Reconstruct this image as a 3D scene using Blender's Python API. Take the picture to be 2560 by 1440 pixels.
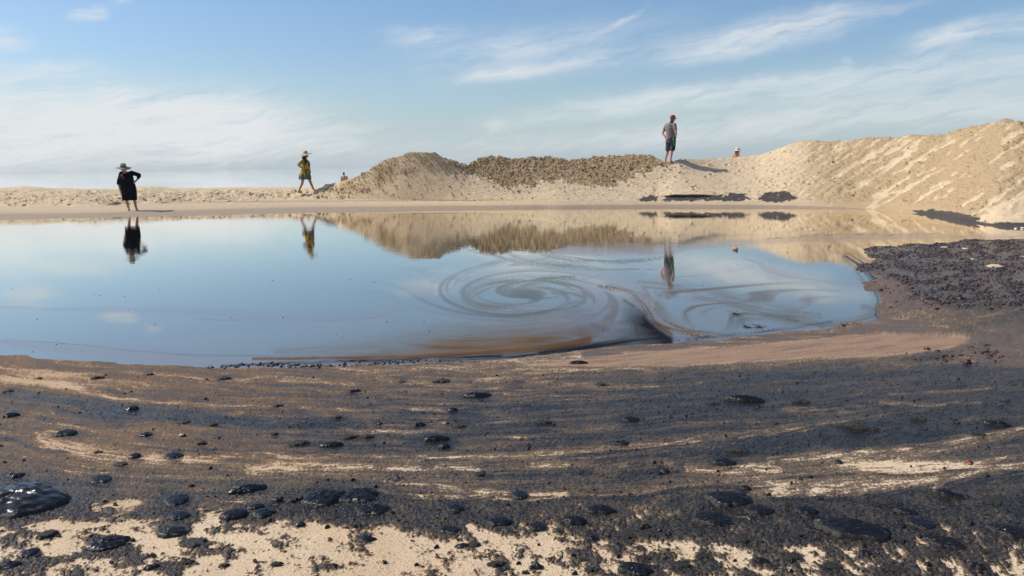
import bpy, bmesh, math, random
import numpy as np
from mathutils import Vector, Matrix

for o in list(bpy.data.objects):
    bpy.data.objects.remove(o)
SC = bpy.context.scene
COL = SC.collection
rad = math.radians
random.seed(7)
RNG = np.random.RandomState(7)

# ---------------------------------------------------------------- camera
FPX = 1950.0                      # focal length in pixels of a 2560 px wide picture
CAM_Z = 1.66
PITCH, ROLL = rad(9.09), rad(1.0)
fwd = Vector((0, math.cos(PITCH), -math.sin(PITCH)))
rt0 = Vector((1, 0, 0)); up0 = Vector((0, math.sin(PITCH), math.cos(PITCH)))
rt = rt0 * math.cos(ROLL) - up0 * math.sin(ROLL)
up = up0 * math.cos(ROLL) + rt0 * math.sin(ROLL)
camd = bpy.data.cameras.new('camera')
camd.sensor_width = 36.0
camd.lens = 36.0 * FPX / 2560.0
camd.clip_start = 0.05; camd.clip_end = 20000
cam = bpy.data.objects.new('camera', camd)
cam.matrix_world = Matrix(((rt.x, up.x, -fwd.x, 0), (rt.y, up.y, -fwd.y, 0), (rt.z, up.z, -fwd.z, CAM_Z), (0, 0, 0, 1)))
COL.objects.link(cam); SC.camera = cam

# ---------------------------------------------------------------- light and exposure
SUN_EL = 46.0
SUN_DIR = Vector((-0.985, 0.17, 0)).normalized() * math.cos(rad(SUN_EL)) + Vector((0, 0, math.sin(rad(SUN_EL))))   # towards the sun
sund = bpy.data.lights.new('sun', 'SUN'); sund.energy = 4.2; sund.angle = rad(0.53); sund.color = (1.0, 0.93, 0.82)
sun = bpy.data.objects.new('sun', sund); COL.objects.link(sun)
sun.rotation_euler = SUN_DIR.to_track_quat('Z', 'Y').to_euler(); sun.location = (-30, 5, 40)
SC.view_settings.view_transform = 'Standard'; SC.view_settings.look = 'None'
SC.view_settings.gamma = 1; SC.view_settings.use_curve_mapping = False
SC.view_settings.exposure = 0.0

class NT:
    """small helper for node trees"""
    def __init__(s, tree):
        s.t = tree; s.t.nodes.clear()
    def n(s, typ, *ins, **kw):
        nd = s.t.nodes.new(typ)
        named = kw.pop('ins', {})
        for k, v in kw.items(): setattr(nd, k, v)
        for i, v in list(enumerate(ins)) + list(named.items()):
            if v is None: continue
            sock = nd.inputs[i]
            if hasattr(v, 'is_linked') or isinstance(v, bpy.types.NodeSocket): s.t.links.new(v, sock)
            else: sock.default_value = v
        return nd
    def m(s, op, a, b=None, c=None, clamp=False):
        return s.n('ShaderNodeMath', a, b, c, operation=op, use_clamp=clamp).outputs[0]
    def vm(s, op, a, b=None):
        nd = s.n('ShaderNodeVectorMath', a, b, operation=op)
        return nd.outputs['Value'] if op in ('DOT_PRODUCT', 'LENGTH') else nd.outputs[0]
    def mix(s, f, a, b, blend='MIX'):
        nd = s.n('ShaderNodeMix', data_type='RGBA', blend_type=blend)
        for i, v in ((0, f), (6, a), (7, b)):
            if isinstance(v, bpy.types.NodeSocket): s.t.links.new(v, nd.inputs[i])
            elif i == 0: nd.inputs[i].default_value = v
            else: nd.inputs[i].default_value = (*v[:3], 1)
        return nd.outputs[2]
    def noise(s, vec, scale, detail=3.0, rough=0.55, dist=0.0):
        return s.n('ShaderNodeTexNoise', ins={'Vector': vec, 'Scale': scale, 'Detail': detail, 'Roughness': rough, 'Distortion': dist}).outputs[0]
    def ss(s, x, lo, hi, a=0.0, b=1.0):
        nd = s.n('ShaderNodeMapRange', interpolation_type='SMOOTHSTEP')
        s.t.links.new(x, nd.inputs[0])
        for i, v in ((1, lo), (2, hi), (3, a), (4, b)): nd.inputs[i].default_value = v
        return nd.outputs[0]
    def attr(s, name):
        return s.n('ShaderNodeAttribute', attribute_name=name).outputs['Fac']
    def link(s, a, b): s.t.links.new(a, b)

def px_ray(px, py):
    d = fwd + rt * ((px - 1280) / FPX) + up * ((720 - py) / FPX)
    return d.normalized()
def azel(px, py):
    d = px_ray(px, py)
    return math.degrees(math.atan2(d.x, d.y)), math.degrees(math.asin(d.z))

# ---------------------------------------------------------------- world: sky with cirrus
W = bpy.data.worlds.new('World'); SC.world = W; W.use_nodes = True
w = NT(W.node_tree)
sky = w.n('ShaderNodeTexSky', sky_type='NISHITA', sun_disc=False, sun_elevation=rad(SUN_EL),
          sun_rotation=math.atan2(SUN_DIR.x, SUN_DIR.y), altitude=0.0, air_density=1.0, dust_density=1.2, ozone_density=1.6)
gen = w.n('ShaderNodeTexCoord').outputs['Generated']
sep = w.n('ShaderNodeSeparateXYZ', gen)
az_ = w.m('MULTIPLY', w.m('ARCTAN2', sep.outputs[0], sep.outputs[1]), 57.29578)
el_ = w.m('MULTIPLY', w.m('ARCSINE', sep.outputs[2]), 57.29578)
P0 = w.n('ShaderNodeCombineXYZ', az_, el_, 0.0).outputs[0]
def nvec(scale, detail, off):
    nd = w.n('ShaderNodeTexNoise', ins={'Vector': w.vm('ADD', P0, (off, off * .7, off * .3)), 'Scale': scale, 'Detail': detail, 'Roughness': 0.6})
    return w.vm('SUBTRACT', nd.outputs['Color'], (0.5, 0.5, 0.5))
def vscale(v, k):
    return w.vm('MULTIPLY', v, k)
P = w.vm('ADD', w.vm('ADD', P0, vscale(nvec(0.16, 3, 3.1), (3.2, 1.3, 0))), vscale(nvec(0.7, 5, 9.7), (1.2, 0.6, 0)))
# (x0,y0, x1,y1 of the streak's axis in the photograph, half width px, strength)
STREAKS = [
    (-900, 320, 420, 300, 62, 1.25), (-300, 240, 620, 268, 20, .55), (100, 330, 800, 345, 32, 1.25), (200, 290, 650, 300, 38, 1.1), (-300, 390, 600, 380, 30, .35),
    (-60, 95, 55, 98, 16, .75), (180, 42, 245, 26, 8, .55), (-100, 178, 190, 172, 14, .4), (280, 6, 310, 0, 6, .3),
    (980, 92, 1130, 85, 16, .42), (1180, 192, 1330, 178, 10, .75), (1300, 178, 1520, 150, 10, .42), (1120, 150, 1600, 96, 42, .34),
    (1240, 120, 1340, 112, 14, .35), (1500, 78, 1600, 22, 5, .35), (1700, 128, 1960, 90, 22, .55), (1850, 95, 2110, 44, 22, .62), (1660, 150, 1900, 120, 16, .3),
    (2000, 40, 2260, 5, 10, .35), (1280, 305, 1800, 225, 18, .38), (1500, 268, 2100, 205, 22, .42), (2000, 215, 2700, 130, 26, .50),
    (2260, 118, 2420, 85, 18, .55), (2350, 90, 2750, 20, 18, .45), (2090, 160, 2120, 150, 8, .3),
    (1100, 372, 1700, 330, 22, .28), (1500, 350, 2100, 290, 26, .34), (1950, 300, 2700, 225, 34, .40), (2300, 300, 2900, 250, 26, .24),
    (1225, 318, 1265, 312, 10, .38), (820, 325, 960, 316, 7, .30), (700, 420, 1250, 400, 30, .15),
]
tot = None
for (x0, y0, x1, y1, hw, st) in STREAKS:
    a = azel(x0, y0); b = azel(x1, y1)
    c = ((a[0] + b[0]) / 2, (a[1] + b[1]) / 2, 0)
    dx, dy = b[0] - a[0], b[1] - a[1]; L = math.hypot(dx, dy) / 2
    ux, uy = dx / (2 * L), dy / (2 * L)
    wd = hw / 34.0
    q = w.vm('SUBTRACT', P, c)
    u = w.m('POWER', w.m('ABSOLUTE', w.vm('DOT_PRODUCT', q, (ux / (L * 1.15), uy / (L * 1.15), 0))), 2.6)
    v = w.m('POWER', w.m('ABSOLUTE', w.vm('DOT_PRODUCT', q, (-uy / (wd * 1.30), ux / (wd * 1.30), 0))), 2.6)
    e = w.m('MULTIPLY', w.m('EXPONENT', w.m('MULTIPLY', w.m('ADD', u, v), -1.0)), st)
    tot = e if tot is None else w.m('ADD', tot, e)
# fibres drawn out along the wind, and the same cirrus thinly over the rest of the sky
rot = w.n('ShaderNodeVectorRotate', ins={'Vector': P, 'Angle': rad(-9)}, rotation_type='Z_AXIS').outputs[0]
fib = w.noise(w.vm('MULTIPLY', rot, (0.16, 1.1, 1)), 1.0, 6, 0.62, 0.4)
fib2 = w.noise(w.vm('MULTIPLY', rot, (0.5, 3.2, 1)), 1.0, 4, 0.6)
wide = w.ss(w.noise(w.vm('MULTIPLY', rot, (0.035, 0.13, 1)), 1.0, 4, 0.55), 0.54, 0.80, 0.0, 0.16)
fibm = w.m('ADD', w.ss(fib, 0.28, 0.70, 0.24, 1.08), w.ss(fib2, 0.3, 0.7, -0.17, 0.17))
dens = w.m('MULTIPLY', w.m('ADD', tot, wide), fibm, clamp=False)
dens = w.m('MINIMUM', w.m('SUBTRACT', 1.0, w.m('EXPONENT', w.m('MULTIPLY', dens, -1.45))), 0.9)
skyc = w.mix(1.0, sky.outputs[0], (0.99, 1.15, 1.30), 'MULTIPLY')
HAZE = w.ss(el_, -1.0, 8.5, 0.66, 0.0)
skyc = w.mix(HAZE, skyc, (5.4, 6.6, 7.5))
fin = w.mix(dens, skyc, (7.9, 8.15, 8.35))
bg = w.n('ShaderNodeBackground', fin, 0.1)
wo = w.n('ShaderNodeOutputWorld'); w.link(bg.outputs[0], wo.inputs[0])

# ---------------------------------------------------------------- helpers: noise, projection, polylines
def perlin(x, y, seed=0):
    x = np.asarray(x, dtype=np.float64); y = np.asarray(y, dtype=np.float64)
    rs = np.random.RandomState(seed)
    perm = np.concatenate([rs.permutation(512)] * 2)
    ang = rs.rand(512) * 2 * np.pi
    gx, gy = np.cos(ang), np.sin(ang)
    xi = np.floor(x).astype(np.int64); yi = np.floor(y).astype(np.int64)
    fx, fy = x - xi, y - yi
    ux = fx * fx * fx * (fx * (fx * 6 - 15) + 10); uy = fy * fy * fy * (fy * (fy * 6 - 15) + 10)
    def g(ix, iy, dx, dy):
        h = perm[(perm[ix & 511] + iy) & 511]
        return gx[h] * dx + gy[h] * dy
    a = g(xi, yi, fx, fy); b = g(xi + 1, yi, fx - 1, fy)
    c = g(xi, yi + 1, fx, fy - 1); d = g(xi + 1, yi + 1, fx - 1, fy - 1)
    return ((a + (b - a) * ux) * (1 - uy) + (c + (d - c) * ux) * uy) * 1.5
def fbm(x, y, octv=4, seed=0, gain=0.5):
    s = 0; a = 1.0; t = 0
    for i in range(octv):
        s = s + a * perlin(x * 2 ** i + 13.7 * i, y * 2 ** i - 7.1 * i, seed + i); t += a; a *= gain
    return s / t
def sstep(x, a, b):
    t = np.clip((x - a) / (b - a), 0, 1); return t * t * (3 - 2 * t)
RT, UP, FW = (np.array(v) for v in (rt, up, fwd))
def project(X, Y, Z):
    dx, dy, dz = X, Y, Z - CAM_Z
    f = dx * FW[0] + dy * FW[1] + dz * FW[2]
    f = np.where(f < 0.02, 0.02, f)
    return 1280 + FPX * (dx * RT[0] + dy * RT[1] + dz * RT[2]) / f, 720 - FPX * (dx * UP[0] + dy * UP[1] + dz * UP[2]) / f
def at(px, py, z=0.0):
    d = px_ray(px, py); t = (z - CAM_Z) / d.z
    return Vector((d.x * t, d.y * t, z))
def on_ray(px, py, dist):
    d = px_ray(px, py); t = dist / d.y
    return Vector((d.x * t, d.y * t, CAM_Z + d.z * t))
def smooth_poly(pts, n=6):
    P = np.array(pts, dtype=float)
    if len(P) < 3: return P
    Q = np.vstack([2 * P[0] - P[1], P, 2 * P[-1] - P[-2]]); out = []
    for i in range(1, len(Q) - 2):
        for t in np.linspace(0, 1, n, endpoint=False):
            out.append(0.5 * (2 * Q[i] + (Q[i + 1] - Q[i - 1]) * t + (2 * Q[i - 1] - 5 * Q[i] + 4 * Q[i + 1] - Q[i + 2]) * t * t
                              + (3 * Q[i] - Q[i - 1] - 3 * Q[i + 1] + Q[i + 2]) * t ** 3))
    out.append(Q[-2]); return np.array(out)
def poly_field(px, py, pts, reach=3.0):
    """signed distance / local half width (d>0 on one side), and arc length along a polyline of (x, y, halfwidth)"""
    P = smooth_poly(pts)
    D = np.full(px.shape, 99.0); S = np.zeros(px.shape)
    wm = P[:, 2].max() * reach
    sel = (px > P[:, 0].min() - wm) & (px < P[:, 0].max() + wm) & (py > P[:, 1].min() - wm) & (py < P[:, 1].max() + wm)
    if not sel.any(): return D, S
    x, y = px[sel], py[sel]; d = np.full(x.shape, 99.0); s = np.zeros(x.shape); acc = 0.0
    for (x0, y0, w0), (x1, y1, w1) in zip(P[:-1], P[1:]):
        ex, ey = x1 - x0, y1 - y0; L2 = ex * ex + ey * ey + 1e-9; L = math.sqrt(L2)
        t = np.clip(((x - x0) * ex + (y - y0) * ey) / L2, 0, 1)
        qx, qy = x - (x0 + ex * t), y - (y0 + ey * t)
        sg = np.sign(ex * qy - ey * qx)
        dd = np.sqrt(qx * qx + qy * qy) / (w0 + (w1 - w0) * t)
        b = dd < np.abs(d)
        d[b] = (dd * sg)[b]; s[b] = (acc + t * L)[b]; acc += L
    D[sel] = d; S[sel] = s
    return D, S
def poly_sd(X, Y, pts):
    """signed distance to a closed polygon, positive inside"""
    P = np.array(pts, dtype=float); d = np.full(X.shape, 1e9); ins = np.zeros(X.shape, dtype=bool)
    for (x0, y0), (x1, y1) in zip(P, np.roll(P, -1, 0)):
        ex, ey = x1 - x0, y1 - y0; t = np.clip(((X - x0) * ex + (Y - y0) * ey) / (ex * ex + ey * ey + 1e-12), 0, 1)
        d = np.minimum(d, np.hypot(X - x0 - ex * t, Y - y0 - ey * t))
        c = ((y0 > Y) != (y1 > Y))
        ins ^= c & (X < (x1 - x0) * (Y - y0) / (y1 - y0 + 1e-12) + x0)
    return np.where(ins, d, -d)

def grid_mesh(name, X, Y, Z, attrs, mat):
    R, C = X.shape
    me = bpy.data.meshes.new(name)
    me.vertices.add(R * C)
    me.vertices.foreach_set('co', np.stack([X, Y, Z], -1).astype(np.float32).ravel())
    i = np.arange(R * C, dtype=np.int32).reshape(R, C)
    q = np.stack([i[:-1, :-1], i[:-1, 1:], i[1:, 1:], i[1:, :-1]], -1).reshape(-1, 4)
    me.loops.add(q.size); me.loops.foreach_set('vertex_index', q.ravel())
    me.polygons.add(len(q)); me.polygons.foreach_set('loop_start', np.arange(0, q.size, 4, dtype=np.int32))
    me.polygons.foreach_set('use_smooth', np.ones(len(q), dtype=bool))
    me.update(calc_edges=True)
    for k, v in attrs.items():
        me.attributes.new(k, 'FLOAT', 'POINT').data.foreach_set('value', np.asarray(v, dtype=np.float32).ravel())
    me.materials.append(mat)
    o = bpy.data.objects.new(name, me); COL.objects.link(o)
    return o
def tag(o, label=None, cat=None, group=None, kind=None):
    if label: o['label'] = label
    if cat: o['category'] = cat
    if group: o['group'] = group
    if kind: o['kind'] = kind
    return o
def mesh_obj(name, verts, faces, mat, parent=None, smooth=True):
    me = bpy.data.meshes.new(name); me.from_pydata([tuple(v) for v in verts], [], [tuple(f) for f in faces]); me.update()
    if smooth: me.polygons.foreach_set('use_smooth', np.ones(len(me.polygons), dtype=bool))
    me.materials.append(mat)
    o = bpy.data.objects.new(name, me); COL.objects.link(o)
    if parent: o.parent = parent
    return o
def new_mat(name):
    m = bpy.data.materials.new(name); m.use_nodes = True
    return m, NT(m.node_tree)
def finish(n, bsdf):
    o = n.n('ShaderNodeOutputMaterial'); n.link(bsdf.outputs[0], o.inputs[0])
def pbsdf(n, color, rough, spec=0.5, normal=None, ior=1.45):
    b = n.n('ShaderNodeBsdfPrincipled')
    for k, v in (('Base Color', color), ('Roughness', rough), ('Specular IOR Level', spec), ('Normal', normal), ('IOR', ior)):
        if v is None: continue
        if isinstance(v, bpy.types.NodeSocket): n.link(v, b.inputs[k])
        else: b.inputs[k].default_value = (*v, 1) if k == 'Base Color' else v
    finish(n, b); return b
def bump(n, h, strength, dist, prev=None):
    nd = n.n('ShaderNodeBump', ins={'Strength': strength, 'Distance': dist, 'Height': h})
    if prev is not None: n.link(prev, nd.inputs['Normal'])
    return nd.outputs[0]
def objco(n): return n.n('ShaderNodeTexCoord').outputs['Object']
def simple_mat(name, c, rough=0.8, var=0.25, scale=25.0, spec=0.3, bstr=0.0, bscale=120.0):
    m, n = new_mat(name); co = objco(n)
    nz = n.noise(co, scale, 4)
    col = n.mix(n.ss(nz, 0.3, 0.7), tuple(x * (1 - var) for x in c), tuple(min(1, x * (1 + var)) for x in c))
    nor = bump(n, n.noise(co, bscale, 3), bstr, 0.01) if bstr else None
    pbsdf(n, col, rough, spec, nor); return m

# ---------------------------------------------------------------- materials of the setting
def sand_far_material():
    m, n = new_mat('dune_sand'); co = objco(n)
    damp, oil, gloss = n.attr('damp'), n.attr('oil'), n.attr('strip')
    nz = n.noise(co, 6.0, 5, 0.6); fine = n.noise(co, 28.0, 4, 0.65); grain = n.noise(co, 160.0, 2, 0.6)
    dry = n.mix(n.ss(nz, 0.32, 0.68), (0.62, 0.465, 0.295), (0.71, 0.555, 0.375))
    wetc = n.mix(n.ss(fine, 0.3, 0.7), (0.34, 0.235, 0.125), (0.52, 0.38, 0.225))
    d2 = n.ss(n.m('ADD', damp, n.m('MULTIPLY', n.m('SUBTRACT', fine, 0.5), 0.7)), 0.2, 0.85)
    c = n.mix(d2, dry, wetc)
    wetl = n.ss(gloss, 0.86, 1.0)
    c = n.mix(n.m('MULTIPLY', gloss, 0.85), c, n.mix(n.ss(nz, 0.3, 0.7), (0.47, 0.345, 0.220), (0.55, 0.41, 0.27)))
    c = n.mix(n.m('MULTIPLY', wetl, 0.6), c, (0.27, 0.215, 0.175))
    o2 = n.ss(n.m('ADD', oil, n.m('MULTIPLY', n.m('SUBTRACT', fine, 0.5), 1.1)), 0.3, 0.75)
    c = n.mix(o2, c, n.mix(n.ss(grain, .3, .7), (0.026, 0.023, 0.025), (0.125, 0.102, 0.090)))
    r = n.m('SUBTRACT', 0.92, n.m('MULTIPLY', n.m('MAXIMUM', n.m('MULTIPLY', gloss, 0.35), o2), 0.45))
    nor = bump(n, n.m('ADD', n.m('MULTIPLY', fine, 0.7), n.m('MULTIPLY', grain, 0.3)), 0.9, 0.045)
    pbsdf(n, c, r, 0.3, nor); return m

def beach_material():
    m, n = new_mat('oiled_beach_sand'); co = objco(n)
    tar, film, rust, clot = n.attr('tar'), n.attr('film'), n.attr('rust'), n.attr('clot')
    g1 = n.noise(co, 85.0, 3, 0.65); g2 = n.noise(co, 180.0, 2, 0.6); g3 = n.noise(co, 34.0, 4, 0.6)
    big = n.noise(co, 2.2, 4, 0.55)
    grain = n.m('ADD', n.m('MULTIPLY', g1, 0.55), n.m('ADD', n.m('MULTIPLY', g2, 0.25), n.m('MULTIPLY', g3, 0.2)))
    sand = n.mix(n.ss(big, 0.3, 0.7), (0.72, 0.55, 0.365), (0.79, 0.64, 0.455))
    sand = n.mix(n.ss(g2, 0.25, 0.75), sand, (0.58, 0.42, 0.26))
    sand = n.mix(n.m('MULTIPLY', rust, 0.6), sand, (0.36, 0.19, 0.085))
    t = n.m('ADD', tar, n.m('MULTIPLY', n.m('SUBTRACT', grain, 0.5), 1.9))
    cover = n.ss(t, 0.42, 0.86)
    brownc = n.mix(n.ss(g2, 0.32, 0.68), (0.105, 0.072, 0.047), (0.235, 0.165, 0.108))
    brownc = n.mix(n.m('MULTIPLY', rust, 0.55), brownc, (0.185, 0.098, 0.048))
    tarc = n.mix(n.ss(g1, 0.36, 0.66), (0.017, 0.0155, 0.015), (0.088, 0.072, 0.060))
    tarc = n.mix(n.ss(tar, 0.70, 0.95, 0.0, 0.9), tarc, (0.013, 0.012, 0.012))
    c = n.mix(n.ss(t, 0.14, 0.42), sand, brownc)
    c = n.mix(n.ss(t, 0.44, 0.80), c, tarc)
    filmc = n.mix(n.ss(n.m('ADD', tar, n.m('MULTIPLY', n.m('SUBTRACT', g3, .5), .5)), 0.0, 0.55), (0.32, 0.195, 0.112), (0.115, 0.070, 0.056))
    c = n.mix(n.m('MULTIPLY', film, n.m('SUBTRACT', 1.0, n.m('MULTIPLY', cover, 0.75))), c, filmc)
    r = n.m('SUBTRACT', 0.95, n.m('MULTIPLY', cover, n.m('ADD', 0.42, n.m('MULTIPLY', g1, 0.25))))
    r = n.m('MAXIMUM', n.m('SUBTRACT', n.m('SUBTRACT', r, n.m('MULTIPLY', n.ss(tar, .65, .95), 0.14)), n.m('MULTIPLY', film, 0.42)), 0.2)
    hgt = n.m('ADD', n.m('MULTIPLY', grain, 0.8), n.m('MULTIPLY', g3, n.m('MULTIPLY', clot, 1.2)))
    nor = bump(n, hgt, n.m('SUBTRACT', 0.95, n.m('MULTIPLY', film, 0.7)), 0.014)
    pbsdf(n, c, r, n.m('ADD', 0.28, n.m('ADD', n.m('MULTIPLY', film, 0.08), n.m('MULTIPLY', n.ss(tar, .6, .9), 0.08))), nor); return m

def pond_material():
    m, n = new_mat('oily_water'); co = objco(n)
    film, brown, dark, olive, rip, mud = (n.attr(k) for k in ('film', 'brown', 'dark', 'olive', 'ripple', 'mud'))
    murk = n.attr('murk')
    fl = n.noise(n.vm('MULTIPLY', co, (1.2, 0.5, 1)), 3.0, 5, 0.6)
    c = n.mix(n.ss(fl, .3, .7), (0.048, 0.052, 0.040), (0.060, 0.064, 0.050))
    c = n.mix(n.m('MULTIPLY', murk, 0.9), c, (0.130, 0.118, 0.086))
    c = n.mix(n.m('MULTIPLY', mud, 0.35), c, (0.26, 0.19, 0.115))
    c = n.mix(n.m('MULTIPLY', olive, 0.95), c, (0.105, 0.092, 0.055))
    c = n.mix(n.m('MULTIPLY', film, 0.92), c, (0.200, 0.170, 0.195))
    c = n.mix(n.m('MULTIPLY', brown, 0.95), c, (0.125, 0.064, 0.022))
    c = n.mix(n.m('MULTIPLY', dark, 0.97), c, (0.008, 0.006, 0.010))
    mx = n.m('MAXIMUM', n.m('MULTIPLY', brown, 0.93), n.m('MULTIPLY', dark, 0.95))
    mx = n.m('MAXIMUM', mx, n.m('MAXIMUM', n.m('MULTIPLY', olive, 0.62), n.m('MULTIPLY', film, 0.40)))
    r = n.m('ADD', 0.004, n.m('ADD', n.m('MULTIPLY', film, 0.09), n.m('MULTIPLY', dark, 0.10)))
    w1 = n.noise(n.vm('MULTIPLY', co, (1.0, 2.2, 1)), 2.6, 2, 0.5)
    w2 = n.noise(n.vm('MULTIPLY', co, (1.0, 1.6, 1)), 9.0, 2, 0.5)
    hgt = n.m('ADD', w1, n.m('MULTIPLY', w2, 0.30))
    nor = bump(n, hgt, rip, 0.0016)
    gr = n.noise(co, 60.0, 3, 0.6)
    nor = bump(n, gr, n.m('MULTIPLY', n.m('MAXIMUM', dark, n.m('MULTIPLY', film, 0.25)), 0.10), 0.003, nor)
    fr = n.n('ShaderNodeFresnel', 1.5).outputs[0]
    fac = n.m('MULTIPLY', n.m('MULTIPLY', fr, 1.62), n.m('SUBTRACT', 1.0, mx), clamp=True)
    dif = n.n('ShaderNodeBsdfDiffuse', c, 0.0); gl = n.n('ShaderNodeBsdfGlossy', (0.98, 0.955, 0.90, 1), r, ins={'Normal': nor})
    ms = n.n('ShaderNodeMixShader', fac); n.link(dif.outputs[0], ms.inputs[1]); n.link(gl.outputs[0], ms.inputs[2])
    finish(n, ms); return m

def sea_material():
    m, n = new_mat('sea_water'); co = objco(n)
    nz = n.noise(n.vm('MULTIPLY', co, (0.02, 0.06, 1)), 1.0, 4)
    pbsdf(n, n.mix(nz, (0.34, 0.40, 0.42), (0.42, 0.47, 0.48)), 0.03, 0.8, None, 1.33); return m

MAT_DUNE, MAT_BEACH, MAT_POND, MAT_SEA = sand_far_material(), beach_material(), pond_material(), sea_material()

# ---------------------------------------------------------------- the far bank and the dunes (one heightfield)
FINE = 40.0
az = np.concatenate([np.linspace(-75, -FINE, 30, endpoint=False), np.linspace(-FINE, FINE, 980), np.linspace(FINE, 75, 31)[1:]])
def az_table(pts, col):                    # table over azimuth from (px, py, ...) points
    A = [azel(p[0], p[1]) for p in pts]
    return np.array([a[0] for a in A]), (np.array([a[1] for a in A]) if col is None else np.array([p[col] for p in pts], dtype=float))
CREST = [(-900, 462), (-500, 470), (-200, 470), (0, 472), (60, 467), (120, 472), (200, 474), (300, 474), (350, 469), (380, 468), (430, 473), (520, 472), (600, 471), (750, 472), (800, 472), (813, 462), (859, 453),
         (898, 442), (931, 419), (964, 399), (993, 393), (1026, 380), (1049, 381), (1089, 384), (1112, 396), (1141, 403), (1171, 417), (1177, 412), (1200, 399), (1226, 392),
         (1259, 394), (1272, 399), (1325, 395), (1374, 394), (1407, 399), (1423, 404), (1456, 399), (1522, 393), (1571, 389), (1620, 390), (1642, 397), (1661, 404), (1675, 407), (1686, 405), (1692, 401),
         (1705, 397), (1742, 399), (1786, 397), (1817, 394), (1842, 393), (1867, 391), (1900, 388), (1939, 375), (1977, 360), (2024, 350), (2055, 356), (2080, 357), (2119, 352), (2194, 344),
         (2235, 347), (2274, 339), (2325, 339), (2364, 339), (2390, 326), (2441, 319), (2480, 308), (2513, 300), (2539, 302), (2560, 307), (2700, 330), (2900, 318), (3200, 345), (3600, 380)]
CDIST = [(-900, 470, 36), (0, 470, 40), (300, 470, 39), (600, 470, 38), (760, 470, 36.0), (830, 470, 34.2), (900, 470, 33.0), (1040, 470, 31.6), (1300, 470, 31.2), (1600, 470, 31.0), (1680, 470, 30.2), (1760, 470, 31.0),
         (1850, 470, 31.4), (2024, 470, 29.8), (2200, 470, 27.8), (2350, 470, 25.6), (2513, 470, 22.8), (2700, 470, 20.5), (3000, 470, 18.5), (3600, 470, 17)]
FOOT = [(-900, 510, .2), (0, 515, .2), (200, 516, .2), (300, 514, .2), (450, 508, .22), (700, 500, .25), (820, 498, .27), (1000, 500, .26), (1200, 503, .22), (1400, 505, .2), (1640, 503, .2), (1800, 503, .2), (1900, 505, .17), (2000, 508, .14),
        (2150, 512, .12), (2220, 517, .09), (2290, 526, .06), (2350, 534, .05), (2420, 548, .05), (2440, 552, .05), (2500, 560, .05), (2560, 562, .05), (2800, 570, .05), (3200, 570, .05)]
WATER = [(-900, 560), (0, 550), (430, 541), (860, 531), (1280, 520.5), (1640, 515.5), (1900, 513.5), (2000, 513), (2150, 516), (2220, 521), (2290, 530), (2350, 540), (2420, 556), (2500, 568), (2560, 572), (2800, 580), (3200, 580)]
ca, cel = az_table(CREST, None); da, dd_ = az_table(CDIST, 2); fa, fz = az_table(FOOT, 2)
_, fel = az_table(FOOT, None); wa, wel = az_table(WATER, None)
dc = np.interp(az, da, dd_) / np.maximum(np.cos(np.radians(az)), 0.6)
zc = CAM_Z + dc * np.tan(np.radians(np.interp(az, ca, cel)))
zf = np.interp(az, fa, fz)
df = (zf - CAM_Z) / np.tan(np.radians(np.interp(az, fa, fel)))
dw = np.minimum((0 - CAM_Z) / np.tan(np.radians(np.interp(az, wa, wel))), df - 0.25)
def gsm(v, sig):                           # smooth a table over azimuth (degrees), so that the slope has no facets
    g = np.linspace(-75, 75, 6001); f = np.interp(g, az, v); k = np.arange(-400, 401) * (g[1] - g[0])
    ker = np.exp(-k * k / (2 * sig * sig)); ker /= ker.sum()
    return np.interp(az, g, np.convolve(np.pad(f, 400, mode='edge'), ker, 'valid'))
dc = gsm(dc, 1.0); zf = gsm(zf, 0.8); df = gsm(df, 0.35); dw = gsm(dw, 0.25)
dw = np.minimum(dw, df - 0.25)
zcs = gsm(zc, 0.9); zcd = gsm(zc, 0.07) - zcs
fadeaz = 1 - sstep(np.abs(az), 52, 72)
zcs = zcs * fadeaz - 0.6 * (1 - fadeaz); zcd = zcd * fadeaz
zc = zc * fadeaz - 0.6 * (1 - fadeaz); zf = zf * fadeaz - 0.5 * (1 - fadeaz)
colpx, _ = project(np.sin(np.radians(az)) * dc, np.cos(np.radians(az)) * dc, np.full(az.shape, 0.9))
colpx = np.where(np.abs(az) > 45, np.sign(az) * 3000 + 1280, colpx)
isdune = sstep(colpx, 790, 900)
u1, u2, u3, u4 = np.linspace(0, 1, 10, endpoint=False), np.linspace(0, 1, 26, endpoint=False), np.linspace(0, 1, 190, endpoint=False), np.linspace(0, 1, 34)
R = []; Z = []; T = []
g_left = lambda t: 1 - (1 - t) ** 2.2
g_dune = lambda t: np.where(t < 0.9, t * 1.04 - 0.02 * np.sin(t * np.pi), 0) * (t < 0.9) + (t >= 0.9) * (1 - (1 - t) ** 1.7 * (1 - (0.9 * 1.04 - 0.02 * math.sin(0.9 * math.pi))) / (0.1 ** 1.7))
for u in u1: R.append(dw - 3.0 * (1 - u)); Z.append(-0.32 * (1 - u) ** 1.2 + 0 * dw); T.append(-2 + u + 0 * dw)
for u in u2: R.append(dw + (df - dw) * u); Z.append(zf * (u ** 0.9)); T.append(-1 + u + 0 * dw)
for u in u3:
    R.append(df + (dc - df) * u)
    g = g_left(u) * (1 - isdune) + float(g_dune(np.array(u))) * isdune
    Z.append(zf + (zcs - zf) * g + zcd * (0.25 * u + 0.75 * u ** 4)); T.append(u + 0 * dw)
for u in u4:
    e = u * 4.0
    R.append(dc + e)
    back = zc - isdune * ((zc - 0.45) * (1 - np.exp(-(e * 0.5) ** 1.5 / np.maximum(zc - 0.45, 0.3))))
    Z.append(back - 0.012 * e * (1 - isdune)); T.append(1 + u + 0 * dw)
zb = Z[-1]
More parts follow.
